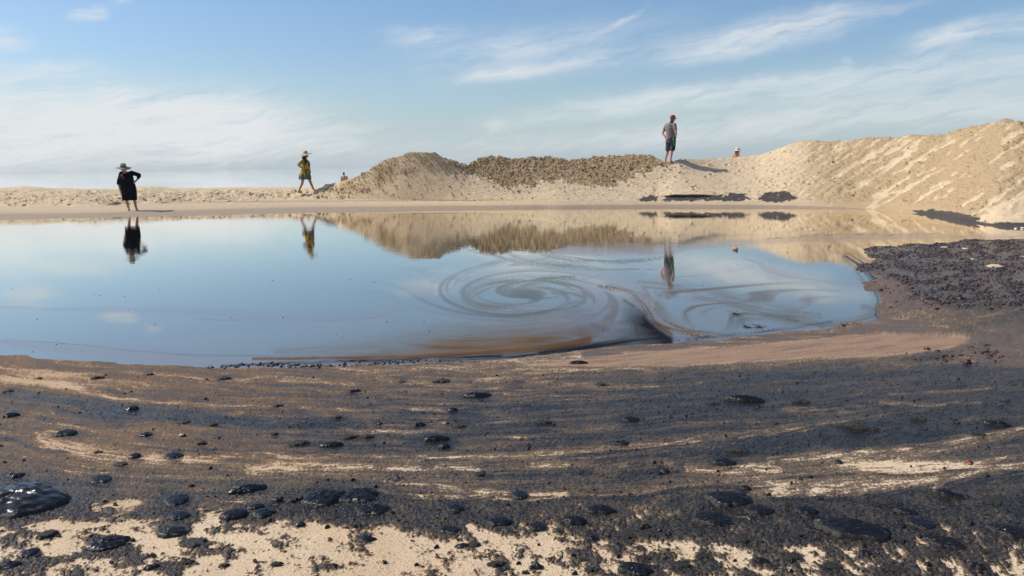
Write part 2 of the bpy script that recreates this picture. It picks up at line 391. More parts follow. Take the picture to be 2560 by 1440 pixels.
for e, dz in ((8, .10), (14, .35), (20, .6), (28, 1.0), (36, 1.5), (50, 2.0), (70, 2.6), (110, 4.0), (200, 5.0)):
    R.append(dc + e); Z.append(zb * math.exp(-e / 25) - dz * 0.85); T.append(2 + e + 0 * dw)
R, Z, T = (np.array(v) for v in (R, Z, T))
AZ = np.radians(np.broadcast_to(az, R.shape))
X, Y = R * np.sin(AZ), R * np.cos(AZ)
px, py = project(X, Y, Z)
slope = sstep(T, 0.0, 0.06) * (1 - sstep(T, 1.6, 3))
S_ = AZ * 30.0                              # metres along the bank
onslope = (T > 0) & (T < 1.3)
# damp, clodded crown of the middle dune
CROWN = [(1160, 408), (1200, 385), (1400, 380), (1640, 380), (1672, 405), (1640, 416), (1600, 432), (1560, 449), (1520, 466), (1450, 462), (1400, 445), (1365, 452), (1330, 466), (1270, 472), (1225, 452), (1185, 436), (1120, 412)]
nw = fbm(S_ * 2.2, Z * 4.5, 4, 11); nw2 = fbm(S_ * 7, Z * 12, 3, 12)
cr_sd = poly_sd(px + nw * 40, py + nw * 20 + nw2 * 10, CROWN)
crown = sstep(cr_sd, -7, 8)
crown_soft = sstep(cr_sd, -24, 8)
leftd = [(805, 480), (860, 448), (930, 412), (1000, 375), (1100, 375), (1180, 415), (1200, 440), (1120, 440), (1060, 420), (1010, 440), (950, 470), (900, 486)]
leftm = sstep(poly_sd(px + nw * 40, py + nw * 22, leftd), -6, 8) * (0.55 + 0.85 * fbm(S_ * 1.6 + Z, Z * 2 - S_ * .8, 4, 21))
# streaks down the right-hand dune, running from lower left to upper right
th = math.radians(40)
q_a, q_b = S_ * math.cos(th) + Z * 1.25 * math.sin(th), -S_ * math.sin(th) + Z * 1.25 * math.cos(th)
stre = fbm(q_a * 0.36 + 5, q_b * 4.0 + .5 * nw, 5, 31, 0.60)
stre2 = fbm(q_a * 1.6, q_b * 7.5, 3, 32)
rightw = sstep(px, 1850, 2120)
crestnear = sstep(T, 0.72, 1.0)
rightm = rightw * sstep(stre + 0.45 * stre2 + 0.22 + 0.12 * sstep(px, 2150, 2500) + 0.18 * (1 - sstep(T, 0.03, 0.2)) * (px < 2400) + 0.10 * crestnear, -0.02, 0.24)
toe = sstep(poly_sd(px + nw * 20, py + nw * 12, [(2436, 553), (2480, 520), (2530, 490), (2700, 440), (3000, 440), (3000, 600), (2500, 580)]), -5, 6)
rightm = rightm * (1 - 0.85 * toe)
basedamp = 0.30 * sstep(nw + .4 * nw2, 0.08, 0.35) * isdune
pillow = sstep(poly_sd(px, py, [(1625, 489), (1655, 430), (1690, 411), (1745, 412), (1775, 440), (1800, 489)]), -6, 10)
damp = np.maximum.reduce([crown, np.clip(leftm, 0, 1), rightm * 0.70, basedamp * (1 - rightw)]) * (1 - 0.9 * pillow)
leftbank = 1 - isdune
rub = sstep(fbm(S_ * 1.3, R * 0.8, 4, 41) + .1, 0.0, 0.4) * leftbank * (T > 0.0)
damp = np.maximum(damp, 0.45 * rub * (1 - sstep(T, .15, .6)))
damp = np.where(T > 1.02, np.maximum(damp * 0.6, 0.25), damp)
strip = (T < 0.0) * 1.0 * (0.45 + 0.55 * sstep(-T, 0.15, 0.75))
strip = np.maximum(strip, 0.5 * (1 - sstep(T, 0, 0.03)))
whiterim = sstep(poly_sd(px, py, [(1990, 512), (2150, 511), (2230, 514), (2300, 524), (2290, 532), (2220, 526), (2140, 518)]), -2, 2.5)
strip = strip * (1 - whiterim)
line1 = np.exp(-((py - (503 - (px - 800) * 0.006 + nw * 2)) / 1.6) ** 2) * (px < 1250) * (px > 420) * 0.8
strip = np.clip(strip + line1, 0, 1)
# tar left at the waterline under the dunes
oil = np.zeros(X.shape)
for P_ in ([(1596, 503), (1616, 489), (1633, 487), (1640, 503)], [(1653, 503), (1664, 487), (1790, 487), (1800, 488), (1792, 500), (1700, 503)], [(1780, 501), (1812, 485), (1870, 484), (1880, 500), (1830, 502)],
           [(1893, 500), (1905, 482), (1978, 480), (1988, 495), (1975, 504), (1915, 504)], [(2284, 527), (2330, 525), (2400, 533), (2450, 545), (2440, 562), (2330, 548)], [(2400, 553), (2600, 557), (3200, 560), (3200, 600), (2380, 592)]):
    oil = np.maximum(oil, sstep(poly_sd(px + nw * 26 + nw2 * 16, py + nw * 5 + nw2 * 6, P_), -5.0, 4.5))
# relief
lump = fbm(S_ * 3.2, R * 3.2 + Z * 3, 4, 51, .6); lump2 = np.abs(fbm(S_ * 9, R * 7 + Z * 6, 3, 52)); lump3 = perlin(S_ * 26, R * 18 + Z * 18, 53)
rough = np.clip(0.35 * slope + 0.9 * crown + 0.55 * np.clip(leftm, 0, 1) + 0.50 * rightm, 0, 1.2) * (1 - .93 * pillow) * (T > 0)
dz = (lump * 0.09 + lump2 * 0.12 + lump3 * 0.022) * rough * sstep(T, 0.0, 0.08)
dz += (stre * 0.10 + stre2 * 0.035) * rightw * sstep(T, 0.0, 0.15) * (1 - sstep(T, .9, 1.05) * .7)
bankl = (fbm(S_ * 1.1, R * 0.9, 4, 61, .6) * 0.16 + np.abs(fbm(S_ * 4, R * 2.6, 3, 62)) * 0.14 - 0.03 + lump3 * .012) * leftbank * sstep(T, 0.0, 0.12) * (1 - 0.75 * sstep(T, 0.45, .95))
dz += bankl
dz *= (1 - sstep(T, 1.8, 3) * 0.7)
dz -= 0.4 * sstep(T, 0.7, 1.0) * 0 
Z2 = Z + dz - (T > .8) * (T < 1.4) * 0.0
# footprints and hollows where people climbed about, each coloured darker towards its middle
drs = np.random.RandomState(77)
for k_ in range(70):
    fx, fy, fs = (drs.uniform(1560, 1960), drs.uniform(405, 478), 4.5) if k_ < 40 else ((drs.uniform(1960, 2500), drs.uniform(370, 520), 5.5) if k_ < 58 else (drs.uniform(60, 780), drs.uniform(478, 505), 6))
    sl = (np.abs(px - fx) < 20) & (np.abs(py - fy) < 14) & (T > 0.02) & (T < 1.0)
    if sl.any(): g_ = ((px[sl] - fx) / fs) ** 2 + ((py[sl] - fy) / (fs * .55)) ** 2; Z2[sl] += -.085 * np.exp(-g_) + .03 * np.exp(-(np.sqrt(g_) - 1.5) ** 2 * 4); damp[sl] = np.maximum(damp[sl], .45 * np.exp(-g_))
# undercut ledge with tar beneath the smooth fan
led = sstep(px, 1640, 1690) * (1 - sstep(px, 1740, 1830)) * sstep(T, 0.0, 0.02) * (1 - sstep(T, 0.30, 0.75))
Z2 += led * 0.05 * sstep(T, 0.105, 0.125)
R2 = R - led * 0.13 * sstep(T, 0.10, 0.13)
X, Y = R2 * np.sin(AZ), R2 * np.cos(AZ)
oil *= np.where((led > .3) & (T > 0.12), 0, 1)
DUNE = dict(X=X, Y=Y, Z=Z2, T=T, px=px, py=py, crown=crown_soft * (.25 + .75 * crown), damp=damp, rub=rub, left=leftbank)
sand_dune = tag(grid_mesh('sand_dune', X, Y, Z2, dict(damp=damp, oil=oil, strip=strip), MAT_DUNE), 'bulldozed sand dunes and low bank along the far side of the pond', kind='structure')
def dune_z(x, y):
    """height of the dune surface at a point (nearest grid vertex, blended over its neighbours)"""
    a = math.degrees(math.atan2(x, y)); r = math.hypot(x, y)
    j = int(np.argmin(np.abs(az - a))); rr = np.hypot(DUNE['X'][:, j], DUNE['Y'][:, j])
    return float(np.interp(r, rr, DUNE['Z'][:, j]))

# ---------------------------------------------------------------- where tar pats lie on the beach
# x, y, width, height (pixels of the photograph), label
PATS = [
    (40, 1258, 232, 86, 'largest wrinkled tar slab, cut off by the left edge, ending in a blunt tip'), (813, 1248, 112, 46, 'long wrinkled tar pat, left half of the joined pair at lower centre'), (898, 1242, 96, 42, 'broad smooth tar pat, right half of the joined pair at lower centre'),
    (932, 1278, 82, 36, 'gritty tar pat just below the joined pair at lower centre'), (2131, 1329, 172, 50, 'largest round wrinkled tar pat with a thick dark rim, on the right above bare sand'), (1822, 1251, 112, 42, 'wide oval tar pat just below the pale sand stripe on the right'),
    (1783, 1301, 102, 40, 'smooth oval tar pat with a blunt end, below the wide oval one on the right'), (1900, 1278, 66, 26, 'flat oval tar pat right of the wide oval pat under the sand stripe'), (1590, 1426, 88, 36, 'domed tar pat cut by the bottom edge of the photo, right of centre'),
    (2524, 1331, 100, 30, 'flat tar pat touching the right edge of the photo near the bottom'), (2357, 1357, 92, 28, 'flat gritty tar pat right of the largest round pat and lower'), (2300, 1307, 70, 32, 'smooth tar pat right of the largest round one, with a small pat behind it'), (2264, 1282, 52, 16, 'small flat tar pat behind the smooth pat right of the largest round one'),
    (2015, 1277, 54, 20, 'upper of two small overlapping tar pats left of the largest round pat'), (2030, 1294, 52, 14, 'lower of two small overlapping tar pats left of the largest round pat'), (1500, 1277, 78, 26, 'rough dark tar pat at lower centre right of the small round lumps'),
    (265, 1363, 100, 34, 'long tar pat with shining lower edge lying alone on pale sand at lower left'), (429, 1333, 68, 24, 'arched tar pat on pale sand right of the long shining pat'), (72, 1385, 48, 20, 'small egg-shaped tar lump on sand in the lower left corner'), (15, 1418, 62, 18, 'flat tar pat touching the left edge near the bottom corner'),
    (441, 1252, 56, 30, 'thick tar lump leaning on a ridge of clots at lower left'), (447, 1291, 52, 24, 'stone-like gritty tar lump below the thick lump at lower left'), (620, 1225, 92, 20, 'thin flat tar pat standing out on brown sand left of the joined pair'), (658, 1283, 54, 26, 'rounded tar pat left of the joined pair and lower'), (640, 1268, 44, 14, 'small flat tar pat tucked behind the rounded pat left of the joined pair'),
    (1125, 1328, 58, 26, 'leaf-shaped tar pat on the sand edge at lower centre'), (1344, 1318, 46, 24, 'single round tar lump at the sand edge just right of centre'), (1248, 1306, 62, 24, 'double-lobed tar pat at lower centre above the round lump'), (1139, 1271, 46, 24, 'small domed tar lump between the joined pair and the double-lobed pat'), (1157, 1367, 38, 14, 'low tar lump alone on clean sand at bottom centre'),
    (914, 1346, 46, 18, 'ragged tar lump on clean sand below the joined pair'), (831, 1418, 30, 14, 'small shiny tar bead on clean sand near the bottom, left of centre'), (1194, 990, 70, 14, 'pale-sheened flat tar pat on dark sand near the pond, at centre'), (1860, 1000, 92, 12, 'long thin tar pat on black sand near the pond, right of centre'), (1576, 1047, 46, 14, 'smooth round tar button on dark sand right of centre, upper of two'),
    (1552, 1110, 40, 14, 'smooth round tar button on the brown stripe right of centre, lower of two'), (1810, 1158, 58, 17, 'oval tar pat at the upper edge of the pale sand patch right of centre'), (163, 1084, 50, 15, 'shiny tar lump on brown sand at far left below the grey band'), (435, 1139, 42, 17, 'bright tar lump on a pale sand patch at left'), (1447, 907, 48, 9, 'dark flat tar pat on the pink wet film by the pond edge'),
    (250, 1198, 48, 22, 'clotted tar lump above the ridge at left'), (829, 1113, 58, 13, 'flat rough tar pat left of centre in the dark band'), (584, 1290, 66, 24, 'low clotted tar patch between two sand patches at lower left'), (1298, 1240, 42, 24, 'grey crusted tar knob on the wavy sand lines at centre'),
]
MID = [(330, 1023, 32, 9), (245, 1130, 20, 7), (300, 1162, 30, 11), (364, 1087, 30, 13), (527, 1061, 28, 9), (459, 1055, 30, 9), (44, 1192, 30, 9), (121, 1340, 48, 14), (485, 1358, 54, 24), (375, 936, 18, 5), (242, 945, 30, 5), (562, 946, 34, 7), (338, 1142, 30, 11), (505, 1112, 24, 7),
       (737, 1249, 50, 20), (696, 1253, 34, 12), (827, 1296, 42, 16), (1186, 1361, 26, 14), (749, 1315, 30, 11), (892, 1313, 24, 12), (747, 1110, 46, 10), (1091, 1100, 62, 12), (872, 1094, 32, 8), (918, 1093, 34, 8), (1047, 1061, 30, 10), (1149, 1065, 34, 9), (1004, 953, 17, 8), (888, 979, 30, 7),
       (694, 1016, 24, 6), (845, 1045, 20, 6), (1133, 1026, 26, 8), (1103, 953, 48, 5), (1200, 1188, 26, 12), (1111, 1118, 28, 9), (694, 1415, 28, 9), (686, 1088, 15, 6), (1437, 1304, 60, 20), (1626, 1339, 28, 15), (1564, 1339, 36, 16), (1481, 1346, 30, 15), (1699, 1417, 42, 16), (1612, 1397, 30, 11),
       (1614, 1320, 28, 10), (1856, 1350, 34, 15), (1755, 1392, 26, 11), (1669, 1336, 22, 10), (1783, 1008, 24, 6), (1361, 1057, 42, 8), (1864, 1222, 30, 10), (1844, 1128, 58, 10), (1503, 961, 24, 7), (1663, 1180, 22, 11), (2252, 1350, 24, 12), (1992, 1338, 26, 15), (2097, 1157, 18, 8), (2297, 1045, 36, 11),
       (2137, 1066, 60, 10), (2367, 1240, 70, 14), (2218, 1258, 56, 14), (2476, 1256, 46, 13), (2164, 1383, 30, 15), (2343, 1389, 46, 13), (2445, 1088, 28, 6), (2492, 1062, 58, 7), (2000, 1005, 40, 7), (2150, 1075, 26, 6), (30, 1040, 40, 8), (20, 978, 26, 7), (100, 945, 12, 4), (950, 1060, 14, 5), (470, 1408, 30, 10), (560, 1417, 24, 9), (380, 1418, 40, 10), (1400, 1330, 16, 8), (1985, 1395, 34, 12), (1900, 1405, 40, 12), (2080, 1420, 40, 14), (2240, 1425, 44, 13), (2440, 1420, 40, 12), (2050, 1245, 20, 6), (1240, 1412, 40, 12), (1340, 1420, 36, 12), (1480, 1425, 30, 12)]

# ---------------------------------------------------------------- the beach in front, with the tar flat on the right
SHORE = [(-2500, 800), (-900, 850), (-300, 872), (0, 886), (130, 896), (250, 905), (400, 915), (560, 920), (700, 918), (900, 912), (1130, 905), (1300, 893), (1480, 871), (1660, 857), (1800, 848), (1950, 830), (2100, 816), (2195, 800),
         (2222, 778), (2190, 740), (2182, 690), (2165, 645), (2185, 617), (2300, 611), (2450, 601), (2560, 596), (2800, 585), (3200, 575)]
land = [tuple(at(*p).xy) for p in SHORE] + [(60, 14), (60, -60), (-60, -60), (-60, 7)]
NEARSH = [tuple(at(*p).xy) for p in SHORE[:19]] + [(14, 8.2), (60, 8.0), (60, -60), (-60, -60), (-60, 7)]   # without the tar flat
azb = np.concatenate([np.linspace(-180, -42, 60, endpoint=False), np.linspace(-42, 42, 930), np.linspace(42, 180, 61)[1:]])
th_ = np.linspace(math.atan(1.55 / 2.45), math.atan(1.66 / 8.2), 400)
rb = np.concatenate([[0.15, 0.6, 1.1, 1.6, 2.0, 2.3], 1.6 / np.tan(th_), np.exp(np.linspace(math.log(8.2), math.log(26), 121)[1:]), [29, 34, 45, 70, 120, 300]])
RB, AB = np.meshgrid(rb, np.radians(azb), indexing='ij')
X, Y = RB * np.sin(AB), RB * np.cos(AB)
core = RB < 27
sd = np.full(X.shape, -5.0); sn = np.full(X.shape, -5.0)
sd[core] = poly_sd(X[core], Y[core], land); sn[core] = poly_sd(X[core], Y[core], NEARSH)
edge = fbm(X * 2.5, Y * 2.5, 4, 71) * 0.10
sd = sd + edge + fbm(X * 1.6, Y * .7, 4, 72, .6) * .5 * sstep(X, 2.6, 4.2); sn = sn + edge
Zb = np.where(sd > 0, np.minimum(sd * 0.05, 0.022), np.maximum(sd * 0.12, -0.4))
Zb = Zb + np.clip(sn - 0.5, 0, 9) * 0.026
Zb = np.where(~core, np.where(np.abs(AB) < 1.3, -0.6 - (RB - 26) * .02, 0.25), Zb)
Zb = np.where(~core, np.maximum(Zb, -2.2), Zb)
px, py = project(X, Y, np.maximum(Zb, 0))
front = (Y > 0.5)
# coverage of tar, read row by row off the picture
GX = np.array([-300, 0, 320, 640, 960, 1280, 1600, 1920, 2240, 2560, 2860])
GY = np.array([600, 870, 900, 930, 960, 1000, 1040, 1080, 1120, 1160, 1200, 1240, 1280, 1320, 1360, 1400, 1440, 1600])
GV = np.array([[.5, .5, .5, .5, .5, .5, .5, .6, .7], [.5, .5, .5, .5, .4, .3, .3, .5, .7], [.50, .52, .52, .52, .46, .36, .45, .6, .78], [.48, .54, .54, .50, .50, .74, .84, .85, .82], [.34, .46, .56, .58, .62, .78, .84, .86, .86],
      [.70, .62, .60, .64, .74, .84, .88, .86, .86], [.58, .68, .70, .74, .84, .86, .82, .86, .86], [.60, .54, .68, .72, .82, .78, .78, .88, .80], [.56, .46, .62, .78, .82, .78, .86, .84, .70],
      [.62, .58, .52, .56, .60, .70, .60, .40, .62], [.70, .66, .60, .62, .68, .76, .55, .48, .74], [.76, .66, .62, .72, .66, .62, .62, .66, .86], [.78, .66, .52, .68, .66, .62, .84, .85, .88],
      [.38, .36, .36, .44, .48, .54, .70, .70, .78], [.32, .33, .27, .27, .33, .42, .47, .52, .60], [.38, .40, .30, .27, .33, .46, .52, .56, .56], [.46, .44, .26, .25, .30, .52, .60, .60, .56], [.5, .4, .3, .3, .3, .5, .6, .6, .6]])
GV = np.hstack([GV[:, :1], GV, GV[:, -1:]])
wx = fbm(X * 1.2, Y * 1.2, 4, 81); wy = fbm(X * 1.4 + 9, Y * 1.1, 4, 82)
qx = np.clip(px + wx * 120, GX[0], GX[-1] - 1); qy = np.clip(py + wy * 26 * sstep(py, 860, 1300) + wy * 7, GY[0], GY[-1] - 1)
ix = np.clip(np.searchsorted(GX, qx, 'right') - 1, 0, len(GX) - 2); iy = np.clip(np.searchsorted(GY, qy, 'right') - 1, 0, len(GY) - 2)
tx = sstep((qx - GX[ix]) / (GX[ix + 1] - GX[ix]), 0, 1); ty = (qy - GY[iy]) / (GY[iy + 1] - GY[iy])
cov = (GV[iy, ix] * (1 - tx) + GV[iy, ix + 1] * tx) * (1 - ty) + (GV[iy + 1, ix] * (1 - tx) + GV[iy + 1, ix + 1] * tx) * ty
# streaks that the water drew along the beach: (points x,y,half width), change of coverage
BST = [
    ([(-60, 938, 5), (120, 957, 6), (230, 985, 5), (330, 1000, 4), (430, 1008, 5), (560, 1014, 5), (700, 1021, 3)], -.34), ([(-60, 915, 6), (100, 930, 8), (260, 938, 5)], -.16), ([(640, 943, 3), (800, 946, 3)], -.12),
    ([(-60, 978, 10), (60, 985, 14), (250, 1018, 16), (450, 1042, 16), (640, 1060, 14), (900, 1062, 8)], .26), ([(700, 1022, 4), (830, 1024, 4), (910, 1028, 4)], -.26), ([(1030, 1026, 5), (1110, 1028, 5)], -.32), ([(1205, 1024, 3), (1300, 1020, 4)], -.28),
    ([(640, 1080, 3), (760, 1082, 3)], -.15), ([(900, 1078, 3), (1080, 1080, 4)], -.22), ([(90, 1095, 8), (160, 1120, 12), (260, 1140, 10), (340, 1146, 9), (450, 1146, 9), (560, 1138, 6)], -.36), ([(560, 1136, 4), (640, 1140, 3)], -.2),
    ([(0, 1095, 5), (60, 1115, 6), (110, 1130, 5), (190, 1125, 4)], .3), ([(620, 1178, 8), (690, 1165, 12), (760, 1162, 9), (800, 1158, 4)], -.40), ([(815, 1165, 6), (880, 1164, 7), (930, 1164, 4)], -.34), ([(970, 1168, 5), (1040, 1168, 6)], -.32),
    ([(1085, 1165, 6), (1150, 1166, 6), (1190, 1172, 6)], -.34), ([(1330, 1164, 5), (1420, 1166, 6)], -.28), ([(1500, 1172, 5), (1570, 1168, 5)], -.22), ([(1630, 1165, 5), (1680, 1166, 5)], -.25), ([(1720, 1170, 6), (1800, 1172, 8), (1880, 1170, 11), (1945, 1174, 9)], -.40),
    ([(700, 1140, 4), (900, 1138, 5), (1100, 1142, 5), (1280, 1140, 6), (1420, 1130, 8), (1560, 1118, 9), (1700, 1108, 11), (1850, 1092, 10), (2000, 1072, 12), (2150, 1050, 10), (2300, 1032, 5)], -.30),
    ([(1400, 1146, 5), (1600, 1125, 4), (1760, 1112, 3), (1920, 1094, 6), (2100, 1066, 11), (2300, 1045, 14), (2420, 1030, 12), (2600, 1000, 12)], .24),
    ([(1500, 1160, 10), (1760, 1138, 14), (1960, 1118, 16), (2160, 1098, 17), (2330, 1082, 16), (2520, 1064, 10)], .20),
    ([(1920, 1148, 8), (2100, 1136, 11), (2300, 1118, 11), (2440, 1094, 8), (2600, 1062, 6)], -.34), ([(2100, 1160, 8), (2200, 1166, 10), (2320, 1166, 8), (2420, 1160, 5), (2520, 1140, 3)], -.42), ([(2200, 1158, 2), (2330, 1130, 4), (2450, 1105, 4), (2560, 1085, 4)], -.2),
    ([(2150, 1178, 3), (2300, 1182, 3), (2440, 1165, 4), (2600, 1152, 4)], -.3), ([(2330, 1220, 4), (2400, 1190, 5), (2480, 1170, 5), (2600, 1168, 5)], -.32), ([(1950, 1195, 3), (2100, 1190, 4), (2280, 1190, 4), (2420, 1170, 4)], .30),
    ([(1890, 1225, 12), (2000, 1225, 16), (2120, 1222, 16), (2240, 1212, 10), (2330, 1196, 5)], -.26), ([(1940, 1250, 6), (2080, 1252, 8), (2200, 1244, 9), (2300, 1226, 8), (2420, 1205, 10), (2600, 1180, 14)], .30),
    ([(960, 1205, 4), (1080, 1214, 5), (1170, 1224, 6), (1300, 1236, 5), (1420, 1240, 4)], -.30), ([(890, 1218, 4), (1000, 1240, 5), (1100, 1246, 5), (1200, 1240, 5), (1300, 1252, 6), (1400, 1250, 6)], -.30), ([(1280, 1238, 4), (1440, 1240, 4), (1600, 1234, 5), (1700, 1216, 5), (1780, 1206, 4)], -.22),
    ([(1320, 1262, 4), (1440, 1250, 5), (1600, 1246, 7), (1700, 1226, 6), (1780, 1216, 5), (1900, 1220, 3)], .28), ([(1640, 1275, 10), (1700, 1252, 10), (1780, 1238, 8), (1860, 1240, 8)], .25),
    ([(1220, 1190, 6), (1340, 1186, 8), (1480, 1184, 8)], .22), ([(1560, 1194, 6), (1660, 1184, 6), (1700, 1180, 5)], .2),
    ([(1420, 925, 3), (1560, 922, 4), (1640, 926, 4)], -.2), ([(1320, 958, 6), (1500, 962, 8), (1640, 964, 5)], -.18), ([(2180, 992, 3), (2300, 985, 3), (2480, 974, 3)], -.26), ([(2200, 1012, 5), (2290, 1016, 5), (2360, 1014, 3)], -.36), ([(2380, 1008, 4), (2450, 1010, 3)], -.22),
    ([(1280, 1098, 3), (1420, 1080, 4), (1520, 1070, 5), (1570, 1060, 3)], -.18), ([(1960, 1024, 7), (2080, 1030, 8), (2200, 1026, 4)], -.20),
    ([(240, 1270, 10), (290, 1262, 9), (350, 1260, 7)], -.42), ([(500, 1292, 12), (560, 1278, 10)], -.3), ([(0, 1335, 12), (120, 1318, 14), (250, 1322, 14), (420, 1300, 8)], -.20), ([(60, 1296, 8), (200, 1296, 12), (330, 1292, 10), (430, 1275, 9), (470, 1262, 8)], .25),
    ([(110, 1392, 12), (260, 1350, 10), (340, 1338, 8)], -.20), ([(0, 1420, 10), (120, 1400, 14), (240, 1392, 10)], .22), ([(560, 1300, 14), (660, 1285, 12), (760, 1290, 8)], .26), ([(960, 1300, 12), (1060, 1315, 14), (1160, 1300, 12), (1300, 1292, 10)], .24), ([(820, 1250, 30), (930, 1275, 16)], .22),
    ([(1280, 1410, 14), (1300, 1380, 10), (1260, 1420, 12)], .2), ([(1470, 1360, 16), (1490, 1380, 16)], .28), ([(1380, 1410, 14), (1400, 1390, 14)], .24), ([(1660, 1320, 20), (1800, 1330, 14), (1870, 1345, 8)], .2),
]
stk = np.zeros(X.shape)
ppx, ppy = px + wx * 18, py + wy * 9
for pts, amp in BST:
    D, S = poly_field(ppx, ppy, pts)
    f = np.exp(-D * D * 0.8)
    fl = 0.65 + 0.9 * perlin(S / 45.0 + amp * 50, D * 2.2, 90)
    stk += 1.35 * amp * f * np.clip(fl, 0.25, 1.5)
for x_, y_, w_, h_ in [p_[:4] for p_ in PATS] + MID:      # clotted tar gathers round each pat
    sl = (np.abs(px - x_) < w_ * 1.6) & (np.abs(py - y_) < h_ * 2.2 + 6)
    stk[sl] += (.34 if w_ > 40 else .24) * np.exp(-(((px[sl] - x_ + wx[sl] * 30) / (w_ * .62)) ** 2 + ((py[sl] - y_ - h_ * .12 + wy[sl] * 10) / (h_ * .72 + 2)) ** 2))
# fine streaking along the shore far off, clumps near by; the clumps lean with the perspective of the wash
lean = np.radians(15) * np.clip((1280 - px) / 1280, -1.2, 1.2)
cx, cy = px * np.cos(lean) - py * np.sin(lean), px * np.sin(lean) + py * np.cos(lean)
nearw = sstep(py, 1180, 1330)
kx = np.array([-400, 0, 300, 600, 900, 1200, 1500, 1800, 2100, 2560, 3000]); ks = np.array([.12, .13, .10, .05, .01, -.02, -.06, -.09, -.10, -.11, -.11])
Fk = np.concatenate([[0], np.cumsum((ks[1:] + ks[:-1]) / 2 * np.diff(kx))])
sy = py - np.interp(px, kx, Fk) * (0.35 + 0.65 * (1 - sstep(py, 1150, 1260))) + wy * 12
far_n = fbm(px / 330, sy / 17.0, 3, 90, .6) * .75 + fbm(px / 230, sy / 7.0, 4, 91, .6) * 0.60 + fbm(px / 60, sy / 4.0, 3, 92) * .45
rg1 = np.exp(-(perlin(px / 520 + 2, sy / 15.0, 191) + .25 * perlin(px / 90, sy / 6.0, 192)) ** 2 / .006); rg2 = np.exp(-(perlin(px / 430 + 9, sy / 12.0, 193) + .25 * perlin(px / 80, sy / 6.0, 194)) ** 2 / .004)
far_n = far_n + (.75 * rg1 * sstep(fbm(px / 300, py / 40, 2, 195), -.1, .3) - .85 * rg2 * sstep(fbm(px / 260, py / 40, 2, 196), 0, .35)) * sstep(py, 925, 960)
near_n = fbm(cx / 120, cy / 46, 5, 93, .62)
cl = fbm(cx / 34 + wx * 2, cy / 15 + wy * 2, 3, 94, .6)
spk = sstep(perlin(cx / 11, cy / 6.5, 88), .15, .5)
cov2 = cov + stk + (far_n * (0.40 - .14 * sstep(px, 1200, 1800))) * (1 - nearw) + nearw * (near_n * 0.74 + cl * 0.17 + spk * 0.13) + cl * 0.10
midc = sstep(py, 1100, 1200)
tar = np.clip(cov2, 0, 1)
hard = sstep(cov2, 0.34, 0.64)
tar = tar * (1 - 0.72 * nearw) + (0.04 + hard * 0.80) * 0.72 * nearw
# wet film over the sand beside the pond, and the mud round the tar flat
FILM = [(1290, 912), (1420, 897), (1600, 880), (1800, 867), (1960, 852), (2150, 838), (2290, 826), (2400, 832), (2450, 842), (2440, 858), (2400, 872), (2300, 888), (2100, 897), (1900, 905), (1700, 914), (1560, 917), (1420, 914)]
film = sstep(poly_sd(px + wx * 20, py + wy * 8, FILM), -4, 6)
flat = sstep(sd, 0.0, 0.1) * (1 - sstep(sn, -0.35, 0.25))            # the tar flat
FB = [(2150, 690), (2230, 690), (2300, 740), (2420, 790), (2560, 830), (2560, 870), (2420, 830), (2300, 810), (2200, 800)]
fb = sstep(poly_sd(px + wx * 26, py + wy * 14, FB), -6, 10)
fn = fbm(px / 120, py / 9, 4, 95, .6)
tar = np.where(film > 0.02, tar * (1 - film) + film * np.clip(0.12 + 0.45 * fbm(px / 160, (py + .12 * px) / 5.0, 4, 77, .6), 0, .75), tar)
tar = tar * (1 - flat) + flat * np.clip(0.76 - 0.22 * fb + 0.35 * fn, 0, 1)
film = np.maximum(film, flat * np.clip(0.48 + 0.3 * fb + 0.5 * fn, 0, 1))
redz = sstep(poly_sd(px + wx * 30, py + wy * 8, [(2190, 905), (2300, 880), (2420, 862), (2480, 856), (2500, 890), (2560, 905), (2300, 912)]), -5, 8)
tar = np.maximum(tar, redz * (0.75 + 0.3 * fn)); film *= (1 - 0.4 * redz)
mudb = sstep(poly_sd(px + wx * 30, py + wy * 10, [(1450, 872), (1660, 852), (1800, 843), (1960, 824), (2120, 806), (2230, 780), (2330, 800), (2420, 824), (2290, 830), (2150, 842), (1960, 856), (1800, 871), (1600, 886), (1450, 898)]), -4, 6) * (1 - film)
tar = tar * (1 - mudb) + mudb * np.clip(.55 + .6 * fbm(px / 110, py / 6, 4, 79, .6), 0, 1); film = np.maximum(film, mudb * np.clip(.5 + .6 * fbm(px / 140, py / 8, 3, 80), 0, .9))
rgt = sstep(poly_sd(px + wx * 40, py + wy * 12, [(2380, 868), (2470, 836), (2420, 812), (2560, 815), (4200, 815), (4200, 925), (2300, 912)]), -6, 8)
tar = tar * (1 - rgt) + rgt * np.clip(.62 + .5 * fn, 0, 1); film = np.maximum(film, rgt * np.clip(.45 + .8 * fbm(px / 90, py / 7, 3, 78), 0, 1))
lil = sstep(poly_sd(px + wx * 30, py + wy * 8, [(1900, 905), (2200, 880), (2420, 850), (2560, 835), (2700, 850), (2700, 905), (2500, 900)]), -6, 8)
rust = np.clip(0.6 * (1 - sstep(px, 500, 1100)) * (1 - sstep(py, 1120, 1220)) + 0.5 * film + 0.6 * redz + 0.25 + 0.5 * wx - .35 * sstep(px, 1500, 2000), 0, 1)
rust = np.where(flat > .5, 0.75, rust)
clot = np.clip(nearw + midc * 0.5 + flat, 0, 1) * sstep(tar, 0.45, 0.8)
gr_ = perlin(X * 70, Y * 55, 197) * .6 + perlin(X * 130, Y * 90, 198) * .5
tar = np.clip(tar + gr_ * .30 * (1 - .6 * film), 0, 1)
